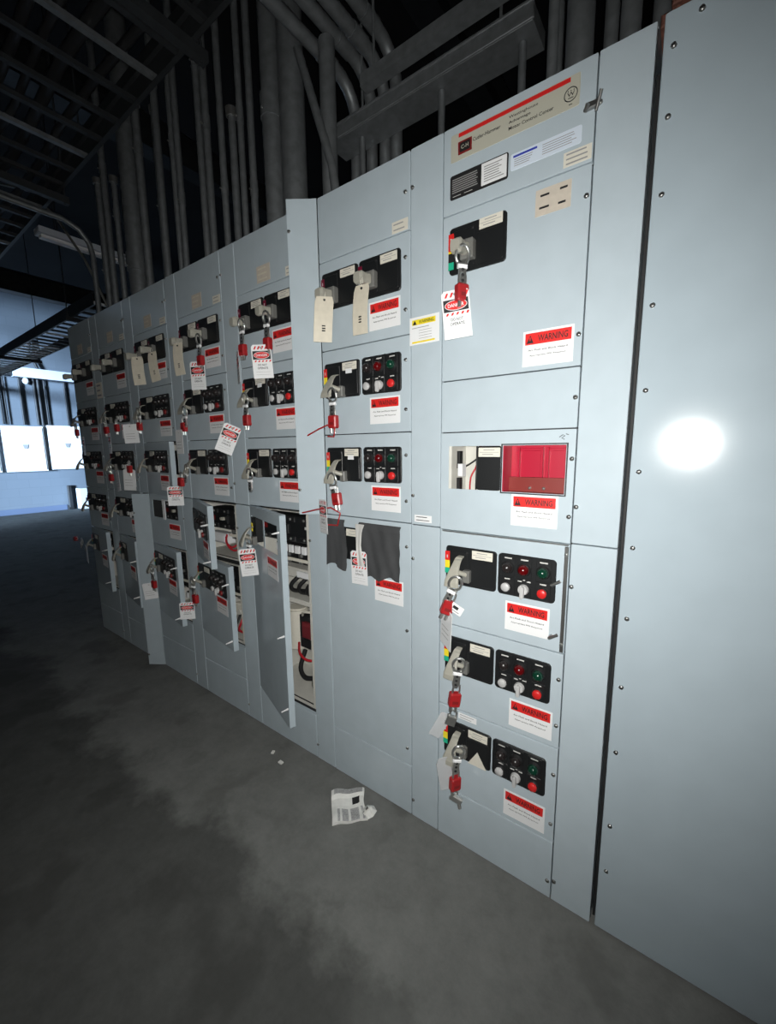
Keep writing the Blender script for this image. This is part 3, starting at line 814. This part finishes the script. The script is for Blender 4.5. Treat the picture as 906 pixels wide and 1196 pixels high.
# nearest section
hasp((-.417, yy, 1.935), 'top handle, '+n[1], ry(0, 50)); padlock((-.416, yy, 1.857), 'top handle, '+n[1], ry(0, 62)); dtag((-.428, yy-.008, 1.763), 'under top handle, '+n[1], ry(-6, 22))
hasp((-.412, yy-.006, 1.003), 'upper of three low handles, '+n[1], ry(24, 20)); padlock((-.430, yy-.006, .942), 'upper of three low handles, '+n[1], ry(22, 40))
t = tag(obj('key_tag', MB().rplate(-.020, .020, -.015, .015, .002, .001, -.001, 'white', .0003).flat(-.014, .004, -.002, .008, -.0013, 'black_ink').flat(-.012, .012, -.010, -.007, -.0013, 'grey_ink'), None, (-.412, yy-.012, .905), ry(28, 10)), 'small black and white key tag beside the upper red padlock, section with tan nameplate', 'tag')
o = dtag((-.452, yy-.004, .832), 'by upper of three low handles, '+n[1], ry(4, -38), True)
hasp((-.401, yy-.006, .742), 'middle of three low handles, '+n[1], ry(8, 30)); padlock((-.411, yy-.006, .640), 'middle of three low handles, '+n[1], ry(8, 45))
b = MB(); b.box(-.016, .016, -.008, .008, -.026, .008, 'steel', .003); b.tube([(-.010, 0, .004), (-.010, 0, .022), (0, 0, .032), (.010, 0, .022), (.010, 0, .004)], .0032, 'steel', 8)
tag(obj('steel_padlock', b, None, (-.423, yy-.012, .536), ry(18, 30)), 'silver steel padlock below the middle red padlock, section with tan nameplate', 'padlock')
b = MB(); b.poly([(-.020, -.046), (.020, -.046), (.020, .040), (.012, .046), (-.012, .046), (-.020, .040)], .0005, -.0005, 'clear')
tag(obj('clear_tag', b, None, (-.468, yy-.006, .488), ry(28, 35)), 'clear plastic tag sticking left of the silver steel padlock', 'tag')
hasp((-.398, yy-.006, .440), 'lowest handle, '+n[1], ry(8, 40)); padlock((-.408, yy-.006, .340), 'lowest handle, '+n[1], ry(3, 60))
b = MB(); b.poly([(-.024, -.060), (.024, -.060), (.026, .040), (.014, .060), (-.014, .060), (-.026, .040)], .0006, -.0006, 'clear')
tag(obj('plastic_sleeve', b, None, (-.445, yy-.010, .322), ry(-8, 40)), 'crumpled clear plastic sleeve hanging from the lowest handle, section with tan nameplate', 'sleeve')
b = MB(); b.box(-.022, .018, -.007, .007, -.010, .012, 'steel', .003); b.cyl((.010, 0, -.004), (.022, -.004, -.020), .006, 'hub', n=8)
tag(obj('key_holder', b, None, (-.404, yy-.008, .245), ry(24, 20)), 'grey metal key holder dangling below the lowest red padlock', 'key holder')
# second section
ctag((-.930, yy-.012, 1.915), U1L+n[2], ry(2, 40)); ctag((-.762, yy-.012, 1.915), U1R+n[2], ry(2, -2))
hasp((-.913, yy-.006, 1.605), U2+n[2]); padlock((-.913, yy-.006, 1.532), U2+n[2])
hasp((-.929, yy-.006, 1.305), U3+n[2], ry(-8)); padlock((-.912, yy-.006, 1.253), U3+n[2], ry(-8))
b = MB(); b.tube([(-1.040, yy-.012, 1.448), (-.98, yy-.016, 1.468), (-.935, yy-.012, 1.482), (-.900, yy-.012, 1.468), (-.905, yy-.012, 1.440), (-.935, yy-.012, 1.442)], .0028, 'red_lock', 8)
tag(obj('red_cable', b), 'thin red lockout cable on the upper padlock, '+n[2], 'cable')
b = MB(); b.tube([(-1.085, yy-.014, 1.150), (-1.0, yy-.016, 1.170), (-.93, yy-.014, 1.182), (-.885, yy-.012, 1.165), (-.900, yy-.012, 1.118), (-.96, yy-.012, 1.115)], .0028, 'red_lock', 8)
tag(obj('red_cable', b), 'thin red lockout cable on the lower padlock, '+n[2], 'cable')
dtag((-.975, yy-.010, 1.145), 'by third-row handle, '+n[2], ry(-2, -24)); dtag((-.838, -.030, .955), 'hanging on the black plastic sheet', ry(-2, 0))
# third
hasp((-1.417, yy-.006, 1.930), U1L+n[3]); padlock((-1.419, yy-.006, 1.850), U1L+n[3]); dtag((-1.448, yy-.012, 1.744), 'under '+U1L+n[3], ry(0, -28))
hasp((-1.255, yy-.006, 1.928), U1R+n[3]); padlock((-1.256, yy-.006, 1.850), U1R+n[3]); dtag((-1.267, yy-.026, 1.742), 'under '+U1R+n[3], ry(-3, 42))
hasp((-1.423, yy-.006, 1.632), U2+n[3]); padlock((-1.420, yy-.006, 1.562), U2+n[3]); dtag((-1.530, yy-.030, 1.446), 'askew by '+U2+n[3], ry(24, 42))
hasp((-1.423, yy-.006, 1.312), U3+n[3])
hasp((-1.482, -.055, 1.010), 'the tall open door, third section from the right'); dtag((-1.462, -.075, .889), 'hanging on the tall open door, third section from the right', ry(-5, 40))
# fourth
ctag((-1.926, yy-.012, 1.915), U1L+n[4], ry(-4, 14))
hasp((-1.749, yy-.006, 1.925), U1R+n[4]); padlock((-1.745, yy-.006, 1.850), U1R+n[4]); dtag((-1.762, yy-.014, 1.744), 'under '+U1R+n[4], ry(0, 25))
hasp((-1.925, yy-.006, 1.612), U2+n[4]); padlock((-1.945, yy-.006, 1.555), U2+n[4]); dtag((-1.984, yy-.014, 1.443), 'by '+U2+n[4], ry(0, -4), True, .95)
hasp((-1.944, yy-.006, 1.325), U3+n[4], ry(20)); padlock((-2.010, yy-.010, 1.275), U3+n[4], ry(6)); dtag((-2.062, yy-.020, 1.160), 'by '+U3+n[4], ry(0, 48), sz=.8)
hasp((-1.955, -.085, .730), 'low handle, '+n[4]); padlock((-1.938, -.088, .655), 'low handle, '+n[4]); dtag((-2.020, -.095, .533), 'by low handle, '+n[4], ry(0, 45), sz=.75)
# fifth
ctag((-2.368, yy-.012, 1.912), U1L+n[5], ry(-4, 40)); ctag((-2.192, yy-.012, 1.912), U1R+n[5], ry(-8, 15))
hasp((-2.428, yy-.006, 1.640), U2+n[5]); padlock((-2.436, yy-.006, 1.578), U2+n[5]); dtag((-2.518, yy-.020, 1.500), 'by '+U2+n[5], ry(-3, 45), True, .85)
hasp((-2.445, -.075, .72), 'low handle, '+n[5]); padlock((-2.425, -.080, .640), 'low handle, '+n[5]); dtag((-2.470, -.085, .552), 'by low handle, '+n[5], ry(-6, 45), True, .8)
# sixth
hasp((-2.925, yy-.006, 1.630), U2+n[6]); padlock((-2.904, yy-.006, 1.572), U2+n[6]); padlock((-2.745, yy-.006, 1.582), 'the panel far right of second-row handle, '+n[6]); dtag((-2.840, yy-.018, 1.450), 'by '+U2+n[6], ry(0, -10))
hasp((-2.925, yy-.006, 1.320), U3+n[6]); padlock((-2.625, yy-.006, 1.330), 'the panel far right of third-row handle, '+n[6]); padlock((-2.915, yy-.006, 1.270), U3+n[6]); dtag((-2.770, yy-.022, 1.215), 'in the middle below third-row panel, '+n[6], ry(-8, -8), True); dtag((-2.630, yy-.010, 1.225), 'right of the middle tag below third-row panel, '+n[6], ry(2, 30), True)
# seventh
hasp((-3.445, yy-.006, 1.632), U2+n[7]); padlock((-3.425, yy-.006, 1.575), U2+n[7]); dtag((-3.300, yy-.012, 1.440), 'right of '+U2+n[7], ry(0, -10))
hasp((-3.560, -.075, .742), 'low handle, '+n[7], ry(40)); padlock((-3.640, -.085, .740), 'low handle, '+n[7], ry(80)); dtag((-3.470, -.085, .640), 'by low handle, '+n[7], ry(6, -10), True)

# ---- black plastic sheet taped over the second section
def sheet(fx0, fx1, ztop, zbot, amp, y0, nx=22, nz=16, seed=1):
    rnd = random.Random(seed); ph = [rnd.random()*6 for _ in range(6)]; vs = []
    for side in (0, .0012):
        for j in range(nz+1):
            v = j/nz
            for i in range(nx+1):
                u_ = i/nx; x = fx0(v)+(fx1(v)-fx0(v))*u_
                zb = zbot(u_); z = ztop-(ztop-zb)*v
                w = amp*(.5+.5*v)*(math.sin(9*u_+3*v+ph[0])*.5+math.sin(21*u_-5*v+ph[1])*.3+math.sin(6*v+14*u_*v+ph[2])*.35)
                vs.append((x, y0-amp*1.3+w+side if v > 0 else y0-.002+side, z))
    S = (nx+1)*(nz+1); fs = []
    for j in range(nz):
        for i in range(nx):
            a = j*(nx+1)+i; q = (a, a+nx+1, a+nx+2, a+1)
            fs += [q, tuple(S+k for k in q[::-1])]
    return vs, fs
b = MB()
vs, fs = sheet(lambda v: -.497-.004*v, lambda v: -.405+.012*math.sin(3*v), 1.128, lambda u_: .938+.012*math.sin(5*u_), .006, -.014, 10, 14, 3); b.add(vs, fs, 'bag', True)
vs, fs = sheet(lambda v: -.335+.03*v, lambda v: -.146-.004*v, 1.126, lambda u_: .918+.016*u_+.007*math.sin(11*u_), .008, -.012, 22, 16, 5); b.add(vs, fs, 'bag', True)
vs, fs = sheet(lambda v: -.338+.012*v, lambda v: -.296-.016*math.sin(PI*v), 1.122, lambda u_: .965, .004, -.030, 6, 10, 9); b.add(vs, fs, 'legend', True)
b.xf(Matrix.Translation((-W, 0, 0)))
tag(obj('plastic_sheet', b), 'black plastic sheet taped over the breaker of the second section from the right', 'plastic sheet')

# ---- crumpled newspaper on the floor
b = MB(); nx, ny = 14, 10; vs = []
o0 = Vector((-.841, -.214, 0)); ax = Vector((.089, .094, 0)); ay = Vector((-.102, .102, 0))
rnd = random.Random(4)
def hgt(u_, v): return .011+.003*math.sin(5*u_+1)+.003*math.sin(9*v+2*u_)+(.008 if v > .72 else 0)-.004*max(0, abs(u_-.5)-.4)*10
top = []
for j in range(ny+1):
    for i in range(nx+1):
        u_ = i/nx; v = j/ny
        p_ = o0+ax*u_+ay*v
        top.append((p_.x+.006*math.sin(7*v+u_)*(1 if u_ > .8 else .2), p_.y+.004*math.sin(9*u_), hgt(u_, v)))
bot = [(x, y, .0008) for x, y, z in top]
S = (nx+1)*(ny+1)
for j in range(ny):
    for i in range(nx):
        a = j*(nx+1)+i; u_ = i/nx; v = j/ny
        m_ = 'paper'
        if v >= .8 and .05 < u_ < .9: m_ = 'paper_print'
        if v < .4 and .08 < u_ < .9 and i % 4 != 3: m_ = 'paper_print'
        if .45 <= v < .7 and .64 <= u_ < .80: m_ = 'black_ink'
        q = (a, a+1, a+nx+2, a+nx+1)
        b.add([top[k] for k in q], [(0, 1, 2, 3)], m_, True); b.add([bot[k] for k in q], [(3, 2, 1, 0)], 'paper')
edge = [i for i in range(nx+1)]+[(nx+1)*(j+1)-1 for j in range(1, ny+1)]+[ny*(nx+1)+i for i in range(nx-1, -1, -1)]+[j*(nx+1) for j in range(ny-1, 0, -1)]
for k in range(len(edge)):
    a, c = edge[k], edge[(k+1) % len(edge)]
    b.add([bot[a], bot[c], top[c], top[a]], [(0, 1, 2, 3)], 'paper')
vs = []
for k in range(9):
    a = k/8*2*PI; vs.append((.028*math.cos(a)*(1+.3*math.sin(3*a))-.768, .040*math.sin(a)-.094, .0012))
b.add(vs+[(-.768, -.094, .032), (-.760, -.078, .026)], [(k, (k+1) % 9, 9 if k < 5 else 10) for k in range(9)], 'paper')
tag(obj('newspaper', b), 'crumpled folded newspaper lying on the dark floor before the grey sections', 'newspaper')
for k, (x, y, r) in enumerate(((-1.25, -.12, .012), (-1.33, -.10, .010))):
    b = MB(); b.rplate(-r, r, -r*.7, r*.7, r*.3, .001, -.003, 'paper', .001).xf(Matrix.Rotation(-PI/2, 4, 'X') @ Matrix.Rotation(k*1.1, 4, 'Y'))
    tag(obj('paper_scrap', b, None, (x, y, .0015)), ('small white paper scrap on the floor left of the newspaper', 'smaller pale paper scrap farther left of the newspaper on the floor')[k], 'scrap')

# ------------------------------------------------------------------ conduits and trays
ORD = ['first', 'second', 'third', 'fourth', 'fifth', 'sixth', 'seventh', 'eighth', 'ninth', 'tenth', 'eleventh', 'twelfth', 'thirteenth', 'fourteenth', 'fifteenth', 'sixteenth', 'seventeenth', 'eighteenth', 'nineteenth', 'twentieth', 'twenty-first', 'twenty-second', 'twenty-third', 'twenty-fourth', 'twenty-fifth', 'twenty-sixth', 'twenty-seventh', 'twenty-eighth']
RIS = [(.060, .30, .026, 4.2), (-.020, .26, .022, 4.2), (-.080, .18, .024, 4.2), (-.135, .24, .018, 4.2), (-.205, .20, .036, 4.2), (-.262, .15, .014, 4.2), (-.285, .26, .020, 4.2),
       (-1.105, .16, .031, 2.92), (-1.318, .17, .052, 4.6), (-1.435, .16, .042, 4.6), (-1.52, .22, .020, 3.2), (-1.580, .16, .016, 4.6), (-1.655, .16, .015, 4.2),
       (-1.745, .18, .018, 2.95), (-1.805, .16, .016, 3.9), (-1.925, .16, .018, 4.1), (-2.02, .18, .017, 3.8), (-2.20, .16, .017, 4.2), (-2.29, .18, .015, 3.5), (-2.405, .16, .020, 3.9),
       (-2.50, .20, .016, 3.3), (-2.63, .16, .023, 3.38), (-2.86, .20, .055, 4.6), (-2.99, .16, .017, 3.1), (-3.13, .16, .020, 4.1), (-3.28, .18, .020, 3.2)]
for k, (x, y, r, zt) in enumerate(RIS):
    b = MB(); b.cyl((x, y, H), (x, y, zt), r, 'galvanised', n=16)
    size = 'thick' if r > .03 else ('thin' if r < .018 else 'medium')
    c = tag(obj('conduit', b), '%s upright steel conduit, %s from the right of those rising above the cabinets' % (size, ORD[k]), 'conduit', 'upright conduits above the cabinets')
    b = MB(); b.cyl((x, y, H+.0005), (x, y, H+.014), r*1.32, 'galvanised', n=6); obj('locknut', b, c)
    zc = 2.55+.9*((k*37) % 11)/11
    if zc < zt-.1:
        b = MB(); b.cyl((x, y, zc), (x, y, zc+.05+r), r*1.13, 'galvanised', n=16); b.cyl((x, y-r*1.1, zc+.02), (x, y-r*1.1-.008, zc+.02), .004, 'steel', n=8); obj('coupling', b, c)
    if 2.93 < zt < 3.6:
        b = MB(); b.cyl((x, y, zt), (x, y, zt+.035), r*1.35, 'steel', n=14, r1=r*1.5); obj('connector', b, c)
# bank running over the aisle and bending down behind
for k, (x, z) in enumerate(((-1.225, 3.0), (-1.135, 3.01), (-1.06, 3.0), (-1.0, 3.03))):
    r = .026
    pts = [(x, -3.6, z), (x, .34, z)]+[(x, .34+.13*math.sin(PI/2*q/5), z-.13*(1-math.cos(PI/2*q/5))) for q in range(1, 6)]+[(x, .47, 2.292)]
    c = tag(obj('conduit', MB().tube(pts, r, 'galvanised', 14)), 'overhead steel conduit crossing the aisle and bending down, %s from the left of four' % ORD[k], 'conduit', 'overhead conduits crossing the aisle')
    obj('coupling', MB().cyl((x, .25, z), (x, .33, z), r*1.15, 'galvanised', n=14), c)
# strut, trough above the two nearest sections
b = MB(); b.box(-.95, -.33, .165, .206, 2.70, 2.704, 'galvanised'); b.box(-.95, -.33, .165, .169, 2.704, 2.741, 'galvanised'); b.box(-.95, -.33, .202, .206, 2.704, 2.741, 'galvanised')
for x in (-.9, -.4): b.cyl((x, .185, 2.704), (x, .185, 5.0), .005, 'galvanised', n=8)
tag(obj('strut_channel', b), 'narrow steel strut channel running overhead along the row front', 'strut')
t = empty('wireway_trough', (0, 0, 0), 'wide steel wireway trough above the two nearest sections', 'trough')
b = MB(); b.box(-1.25, -.37, .30, .43, 2.70, 2.752, 'galvanised', .004); obj('trough_body', b, t)
b = MB(); b.box(-1.255, -.365, .292, .300, 2.697, 2.708, 'galvanised', .002); b.box(-1.255, -.365, -.001+.293, .300, 2.744, 2.754, 'galvanised', .002); obj('cover_lip', b, t)
for x in (-1.1, -.5):
    b = MB(); b.cyl((x, .365, 2.752), (x, .365, 5.0), .006, 'galvanised', n=8); obj('hanger_rod', b, t)
for x in (-1.10, -.72, -.42): obj('support_pipe', MB().cyl((x, .36, 2.2865), (x, .36, 2.6985), .013, 'galvanised', n=10), t)
b = MB(); b.tube([(-1.20, .10, 2.90), (-1.15, .09, 2.78), (-1.08, .08, 2.60), (-1.01, .07, 2.42), (-.99, .07, 2.292)], .016, 'galvanised', 10)
tag(obj('flexible_conduit', b), 'grey flexible conduit slanting down to the second section roof', 'conduit')

def ladder(name, label, x0, x1, y0, y1, z, rail, pitch, m_rail, m_rung, rods):
    t = empty(name, (0, 0, 0), label, 'cable tray')
    for yy_ in (y0, y1):
        b = MB(); s_ = 1 if yy_ == y0 else -1
        b.box(x0, x1, min(yy_, yy_+s_*.003), max(yy_, yy_+s_*.003), z, z+rail, m_rail)
        b.box(x0, x1, min(yy_, yy_+s_*.02), max(yy_, yy_+s_*.02), z+rail, z+rail+.003, m_rail); b.box(x0, x1, min(yy_, yy_+s_*.02), max(yy_, yy_+s_*.02), z-.003, z, m_rail)
        obj('side_rail', b, t)
    k = 0; x = x0+.1
    while x < x1:
        b = MB(); b.box(x-.013, x+.013, y0+.003, y1-.003, z+.006, z+.026, m_rung if k % 4 == 1 or x < -7 else 'iron', .003); obj('rung', b, t); x += pitch; k += 1  # some rungs paler to imitate glints; far-end ones carry daylight in their colour
    for x in rods:
        b = MB()
        for yy_ in (y0-.03, y1+.03): b.cyl((x, yy_, z-.05), (x, yy_, 5.0), .006, 'iron', n=8)
        b.box(x-.02, x+.02, y0-.05, y1+.05, z-.045, z-.004, 'iron'); obj('trapeze_hanger', b, t)
    return t
ladder('cable_tray', 'ladder cable tray overhead along the aisle, nearest at upper left', -6.2, -1.33, -.60, -.08, 3.0, .10, .20, 'iron', 'galvanised', (-5, -3.2, -1.6))
ladder('cable_tray', 'far ladder cable tray with bright rungs, reaching the blue-lit wall', -12.1, -4.6, .55, .95, 2.8, .11, .20, 'iron', 'rung_daylit', (-11, -8, -5.2))
b = MB(); b.box(-6.2, -1.33, -.035, .03, 3.20, 3.26, 'iron', .004)
for x in (-5.5, -3.0, -1.5): b.cyl((x, 0, 3.26), (x, 0, 5.0), .006, 'iron', n=8)
tag(obj('strut_channel', b), 'long dark channel hung above the right rail of the near cable tray', 'strut')
for k, (yc, zc, r) in enumerate(((-.50, 3.045, .020), (-.42, 3.042, .016), (-.33, 3.05, .024), (-.22, 3.045, .018))):
    b = MB(); b.tube([(-6.2+j*.45, yc+.015*math.sin(j*1.7+k), zc+.004*math.sin(j*2.1)) for j in range(11)], r, 'black_rubber', 10)
    tag(obj('cable', b), 'black cable lying in the near overhead cable tray, %s from the left rail' % ORD[k], 'cable', 'cables in the near tray')
# steel beams across the ceiling
for k, (x, z0, z1, lab) in enumerate(((-9.1, 4.02, 4.35, 'dark steel roof beam crossing above the far blue-lit wall'), (-4.4, 4.3, 4.6, 'dark steel roof beam above the far end of the row'), (-1.6, 4.4, 4.7, 'dark steel roof beam above the near end of the row'))):
    b = MB(); b.box(x-.10, x+.10, -4.2, 4.2, z0, z0+.015, 'iron'); b.box(x-.006, x+.006, -4.2, 4.2, z0+.015, z1-.015, 'iron'); b.box(x-.10, x+.10, -4.2, 4.2, z1-.015, z1, 'iron')
    for yv in (-3.9, 3.9): b.cyl((x, yv, z1), (x, yv, 5.0), .05, 'iron', n=10)
    tag(obj('roof_beam', b), lab, 'beam', 'roof beams')
b = MB(); b.box(-4.46, -4.34, .12, .95, 3.20, 3.25, 'light_cover', .006); b.box(-4.43, -4.37, .14, .93, 3.175, 3.20, 'enamel_white', .004)
for yv in (.25, .82): b.cyl((-4.4, yv, 3.25), (-4.4, yv, 4.3), .004, 'iron', n=8)
tag(obj('strip_light', b), 'unlit strip light hanging in the dark above the far end of the row', 'light')
b = MB(); b.tube([(-4.55, -.05, 3.55), (-4.2, .05, 3.42), (-3.95, .12, 3.20), (-3.70, .20, 2.85), (-3.56, .27, 2.50), (-3.50, .30, 2.292)], .009, 'hub', 8)
tag(obj('flexible_cable', b), 'thin curved cable arching down onto the far last section', 'cable')
b = MB(); b.tube([(-3.43, .16, 2.2865), (-3.43, .16, 2.78), (-3.43, .145, 2.86), (-3.43, .09, 2.93), (-3.43, .0, 2.965), (-3.43, -.5, 2.965), (-3.43, -.55, 2.965)], .018, 'galvanised', 10)
tag(obj('elbow_conduit', b), 'pale elbow conduit rising from the farthest section and bending toward the aisle', 'conduit')

# ------------------------------------------------------------------ far wall things
XF = -12.3
def far_panel(y0, y1, z0, z1, label):
    t = empty('panelboard', (XF, (y0+y1)/2, z0), label, 'panelboard', 'white panelboards on the far wall')
    w = (y1-y0)/2; h = z1-z0; R = Matrix.Rotation(PI/2, 4, 'Z')
    b = MB(); b.box(-w, w, -.16, -.001, 0, h, 'enamel_white', .006); b.xf(R); obj('enclosure', b, t)
    b = MB(); b.rplate(-w+.03, w-.03, .03, h-.03, .01, -.159, -.178, 'enamel_white', .004); b.xf(R); dr = obj('panel_door', b, t)
    b = MB(); b.poly([(-.055, h*.60), (-.03, h*.50), (.03, h*.50), (.055, h*.60)], -.177, -.190, 'grey_ink'); b.xf(R); obj('handle', b, dr)
    return t
far_panel(1.225, 1.955, .985, 2.01, 'white panelboard on the far wall, left of the two')
far_panel(2.045, 2.72, 1.01, 2.045, 'white panelboard on the far wall, right of the two, beside the row end')
far_panel(.42, 1.14, .985, 2.01, 'white panelboard on the far wall, cut by the left picture edge')
t = empty('wall_duct', (XF, 2.1, 3.1), 'pale blue steel gutter box on the far wall above the panelboards', 'duct')
b = MB(); b.box(.002, .20, -.55, .58, 0, .21, 'light_cover', .006); obj('gutter', b, t)
b = MB(); b.box(.002, .16, -1.6, -.55, .02, .16, 'iron', .004); b.box(.002, .16, .58, 1.2, .02, .16, 'iron', .004); obj('gutter_extension', b, t)
for k, (y, r) in enumerate(((1.30, .02), (1.38, .012), (1.66, .022), (1.92, .028), (2.0, .030), (2.11, .018), (2.50, .020))):
    b = MB(); b.cyl((XF+.045, y, 2.05 if not 1.96 < y < 2.04 else 1.0), (XF+.045, y, 3.098), r, 'iron', n=12)
    c = tag(obj('conduit', b), 'dark conduit on the far wall between gutter and panelboards, %s from the left' % ORD[k], 'conduit', 'conduits on the far wall')
    b = MB(); b.cyl((XF+.045, y, 2.9), (XF+.045, y, 2.96), r*1.2, 'iron', n=12); obj('coupling', b, c)
b = MB(); b.tube([(XF+.08, 1.95, 4.0), (XF+.08, 1.90, 3.7), (XF+.08, 1.97, 3.5), (XF+.1, 2.02, 3.31)], .03, 'iron', 10)
tag(obj('flexible_conduit', b), 'dark bent conduit entering the top of the pale gutter box', 'conduit')
t = empty('jar_light', (XF, 1.78, 3.02), 'small white jar light on the far wall under the gutter box', 'light')
b = MB(); b.cyl((.02, 0, .06), (.02, 0, .10), .05, 'iron', n=12); b.box(.001, .09, -.03, .03, .07, .12, 'iron', .004); obj('fitting', b, t)
gl = MB(); gl.V = []; 
vs = []; fs = []
for j in range(7):
    a = -PI/2+PI*j/6
    for k in range(12): vs.append((.08+.065*math.cos(a)*math.cos(2*PI*k/12), .065*math.cos(a)*math.sin(2*PI*k/12), .01+.07*math.sin(a)))
for j in range(6):
    for k in range(12): fs.append((j*12+k, j*12+(k+1) % 12, (j+1)*12+(k+1) % 12, (j+1)*12+k))
gl.add(vs, fs, 'enamel_white', True); obj('globe', gl, t)
t = empty('floor_unit', (XF+.30, 2.56, 0), 'small white floor unit with a dark slot, standing by the far wall', 'appliance')
b = MB(); b.box(-.12, .12, -.13, .16, .02, .53, 'machine_white', .012); obj('case', b, t)
b = MB(); b.box(.121, .135, -.02, .12, .22, .30, 'black_rubber', .006); obj('slot', b, t)
b = MB(); b.box(-.10, .10, -.11, .14, 0, .02, 'black_rubber'); obj('foot', b, t)
b = MB(); b.box(XF+.02, XF+.09, 2.30, 2.38, .06, .60, 'black_rubber', .008); b.box(XF+.001, XF+.05, 2.28, 2.40, 0, .10, 'black_rubber', .006)
tag(obj('wall_post', b), 'short black post against the far wall, left of the white floor unit', 'post')
b = MB(); b.cyl((XF+.06, 2.78, .70), (XF+.06, 2.78, 1.0), .03, 'iron', n=10); b.cyl((XF+.06, 2.78, .97), (XF+.06, 2.78, 1.0), .045, 'iron', n=10); tag(obj('conduit_stub', b), 'short dark conduit stub under the right panelboard corner', 'conduit')

# ------------------------------------------------------------------ the building
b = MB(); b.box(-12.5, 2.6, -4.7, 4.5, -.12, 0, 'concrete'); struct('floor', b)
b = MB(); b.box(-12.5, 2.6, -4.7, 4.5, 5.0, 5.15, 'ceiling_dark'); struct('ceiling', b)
b = MB(); b.box(XF-.2, XF, -4.7, 4.5, 0, 5.0, 'blocks'); struct('wall_far', b)
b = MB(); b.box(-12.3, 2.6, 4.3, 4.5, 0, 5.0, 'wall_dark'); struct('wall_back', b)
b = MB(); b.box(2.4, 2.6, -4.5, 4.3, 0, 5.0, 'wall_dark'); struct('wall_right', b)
b = MB(); b.holes(-12.3, 2.4, 0, 5.0, [(-9.3, -6.9, 0, 4.9)], -4.5, -4.7, 'wall_dark'); struct('wall_front', b)
b = MB(); b.box(XF, XF+.012, -4.4, 2.27, .001, .13, 'base_blue', .002); struct('baseboard_far', b)

# ------------------------------------------------------------------ camera
C = Vector((.12461, -1.15873, 1.39152))
r_, u_, f_ = Vector((.808, .589, -.011)), Vector((-.080, .128, .989)), Vector((-.584, .798, -.151))
yaw, pitch, roll = .6317, -.1514, -.0107
f_ = Vector((-math.sin(yaw)*math.cos(pitch), math.cos(yaw)*math.cos(pitch), math.sin(pitch)))
r0 = Vector((math.cos(yaw), math.sin(yaw), 0)); u0 = r0.cross(f_)
r_ = r0*math.cos(roll)+u0*math.sin(roll); u_ = u0*math.cos(roll)-r0*math.sin(roll)
cam = bpy.data.cameras.new('camera'); co = bpy.data.objects.new('camera', cam); COL.objects.link(co)
M = Matrix((r_, u_, -f_)).transposed().to_4x4(); M.translation = C; co.matrix_world = M
cam.sensor_fit = 'AUTO'; cam.sensor_width = 36; cam.lens = 476.27/1196*36; cam.clip_start = .02; cam.clip_end = 100
SC.camera = co

# ------------------------------------------------------------------ light: the phone's flash, daylight through the doorway opening
FLASH, SPOT, SUN, WORLD = 104., 2.62, 19., .004
l = bpy.data.lights.new('phone_flash', 'SPOT'); l.energy = FLASH; l.color = (1., .99, .95); l.spot_size = SPOT; l.spot_blend = 1.; l.shadow_soft_size = .012
lo = bpy.data.objects.new('phone_flash', l); COL.objects.link(lo)
lm = M.copy(); lm = lm @ Matrix.Rotation(math.radians(5), 4, 'Y') @ Matrix.Rotation(math.radians(1), 4, 'X'); lm.translation = C+u_*.012+r_*.006; lo.matrix_world = lm
s = bpy.data.lights.new('daylight', 'SUN'); s.energy = SUN; s.color = (.55, .75, 1.); s.angle = math.radians(11)
so = bpy.data.objects.new('daylight', s); COL.objects.link(so)
so.rotation_euler = Vector((-.45, .70, -.055)).to_track_quat('-Z', 'Y').to_euler(); so.location = (-8, -8, 4)
w = bpy.data.worlds.new('world'); SC.world = w; w.use_nodes = True
bg = w.node_tree.nodes['Background']; bg.inputs['Color'].default_value = (.50, .70, 1., 1); bg.inputs['Strength'].default_value = WORLD

vs_ = SC.view_settings; vs_.view_transform = 'Standard'; vs_.look = 'None'; vs_.gamma = 1.; vs_.exposure = 0.; vs_.use_curve_mapping = False
SC.cycles.use_denoising = True
SC.cycles.max_bounces = 6
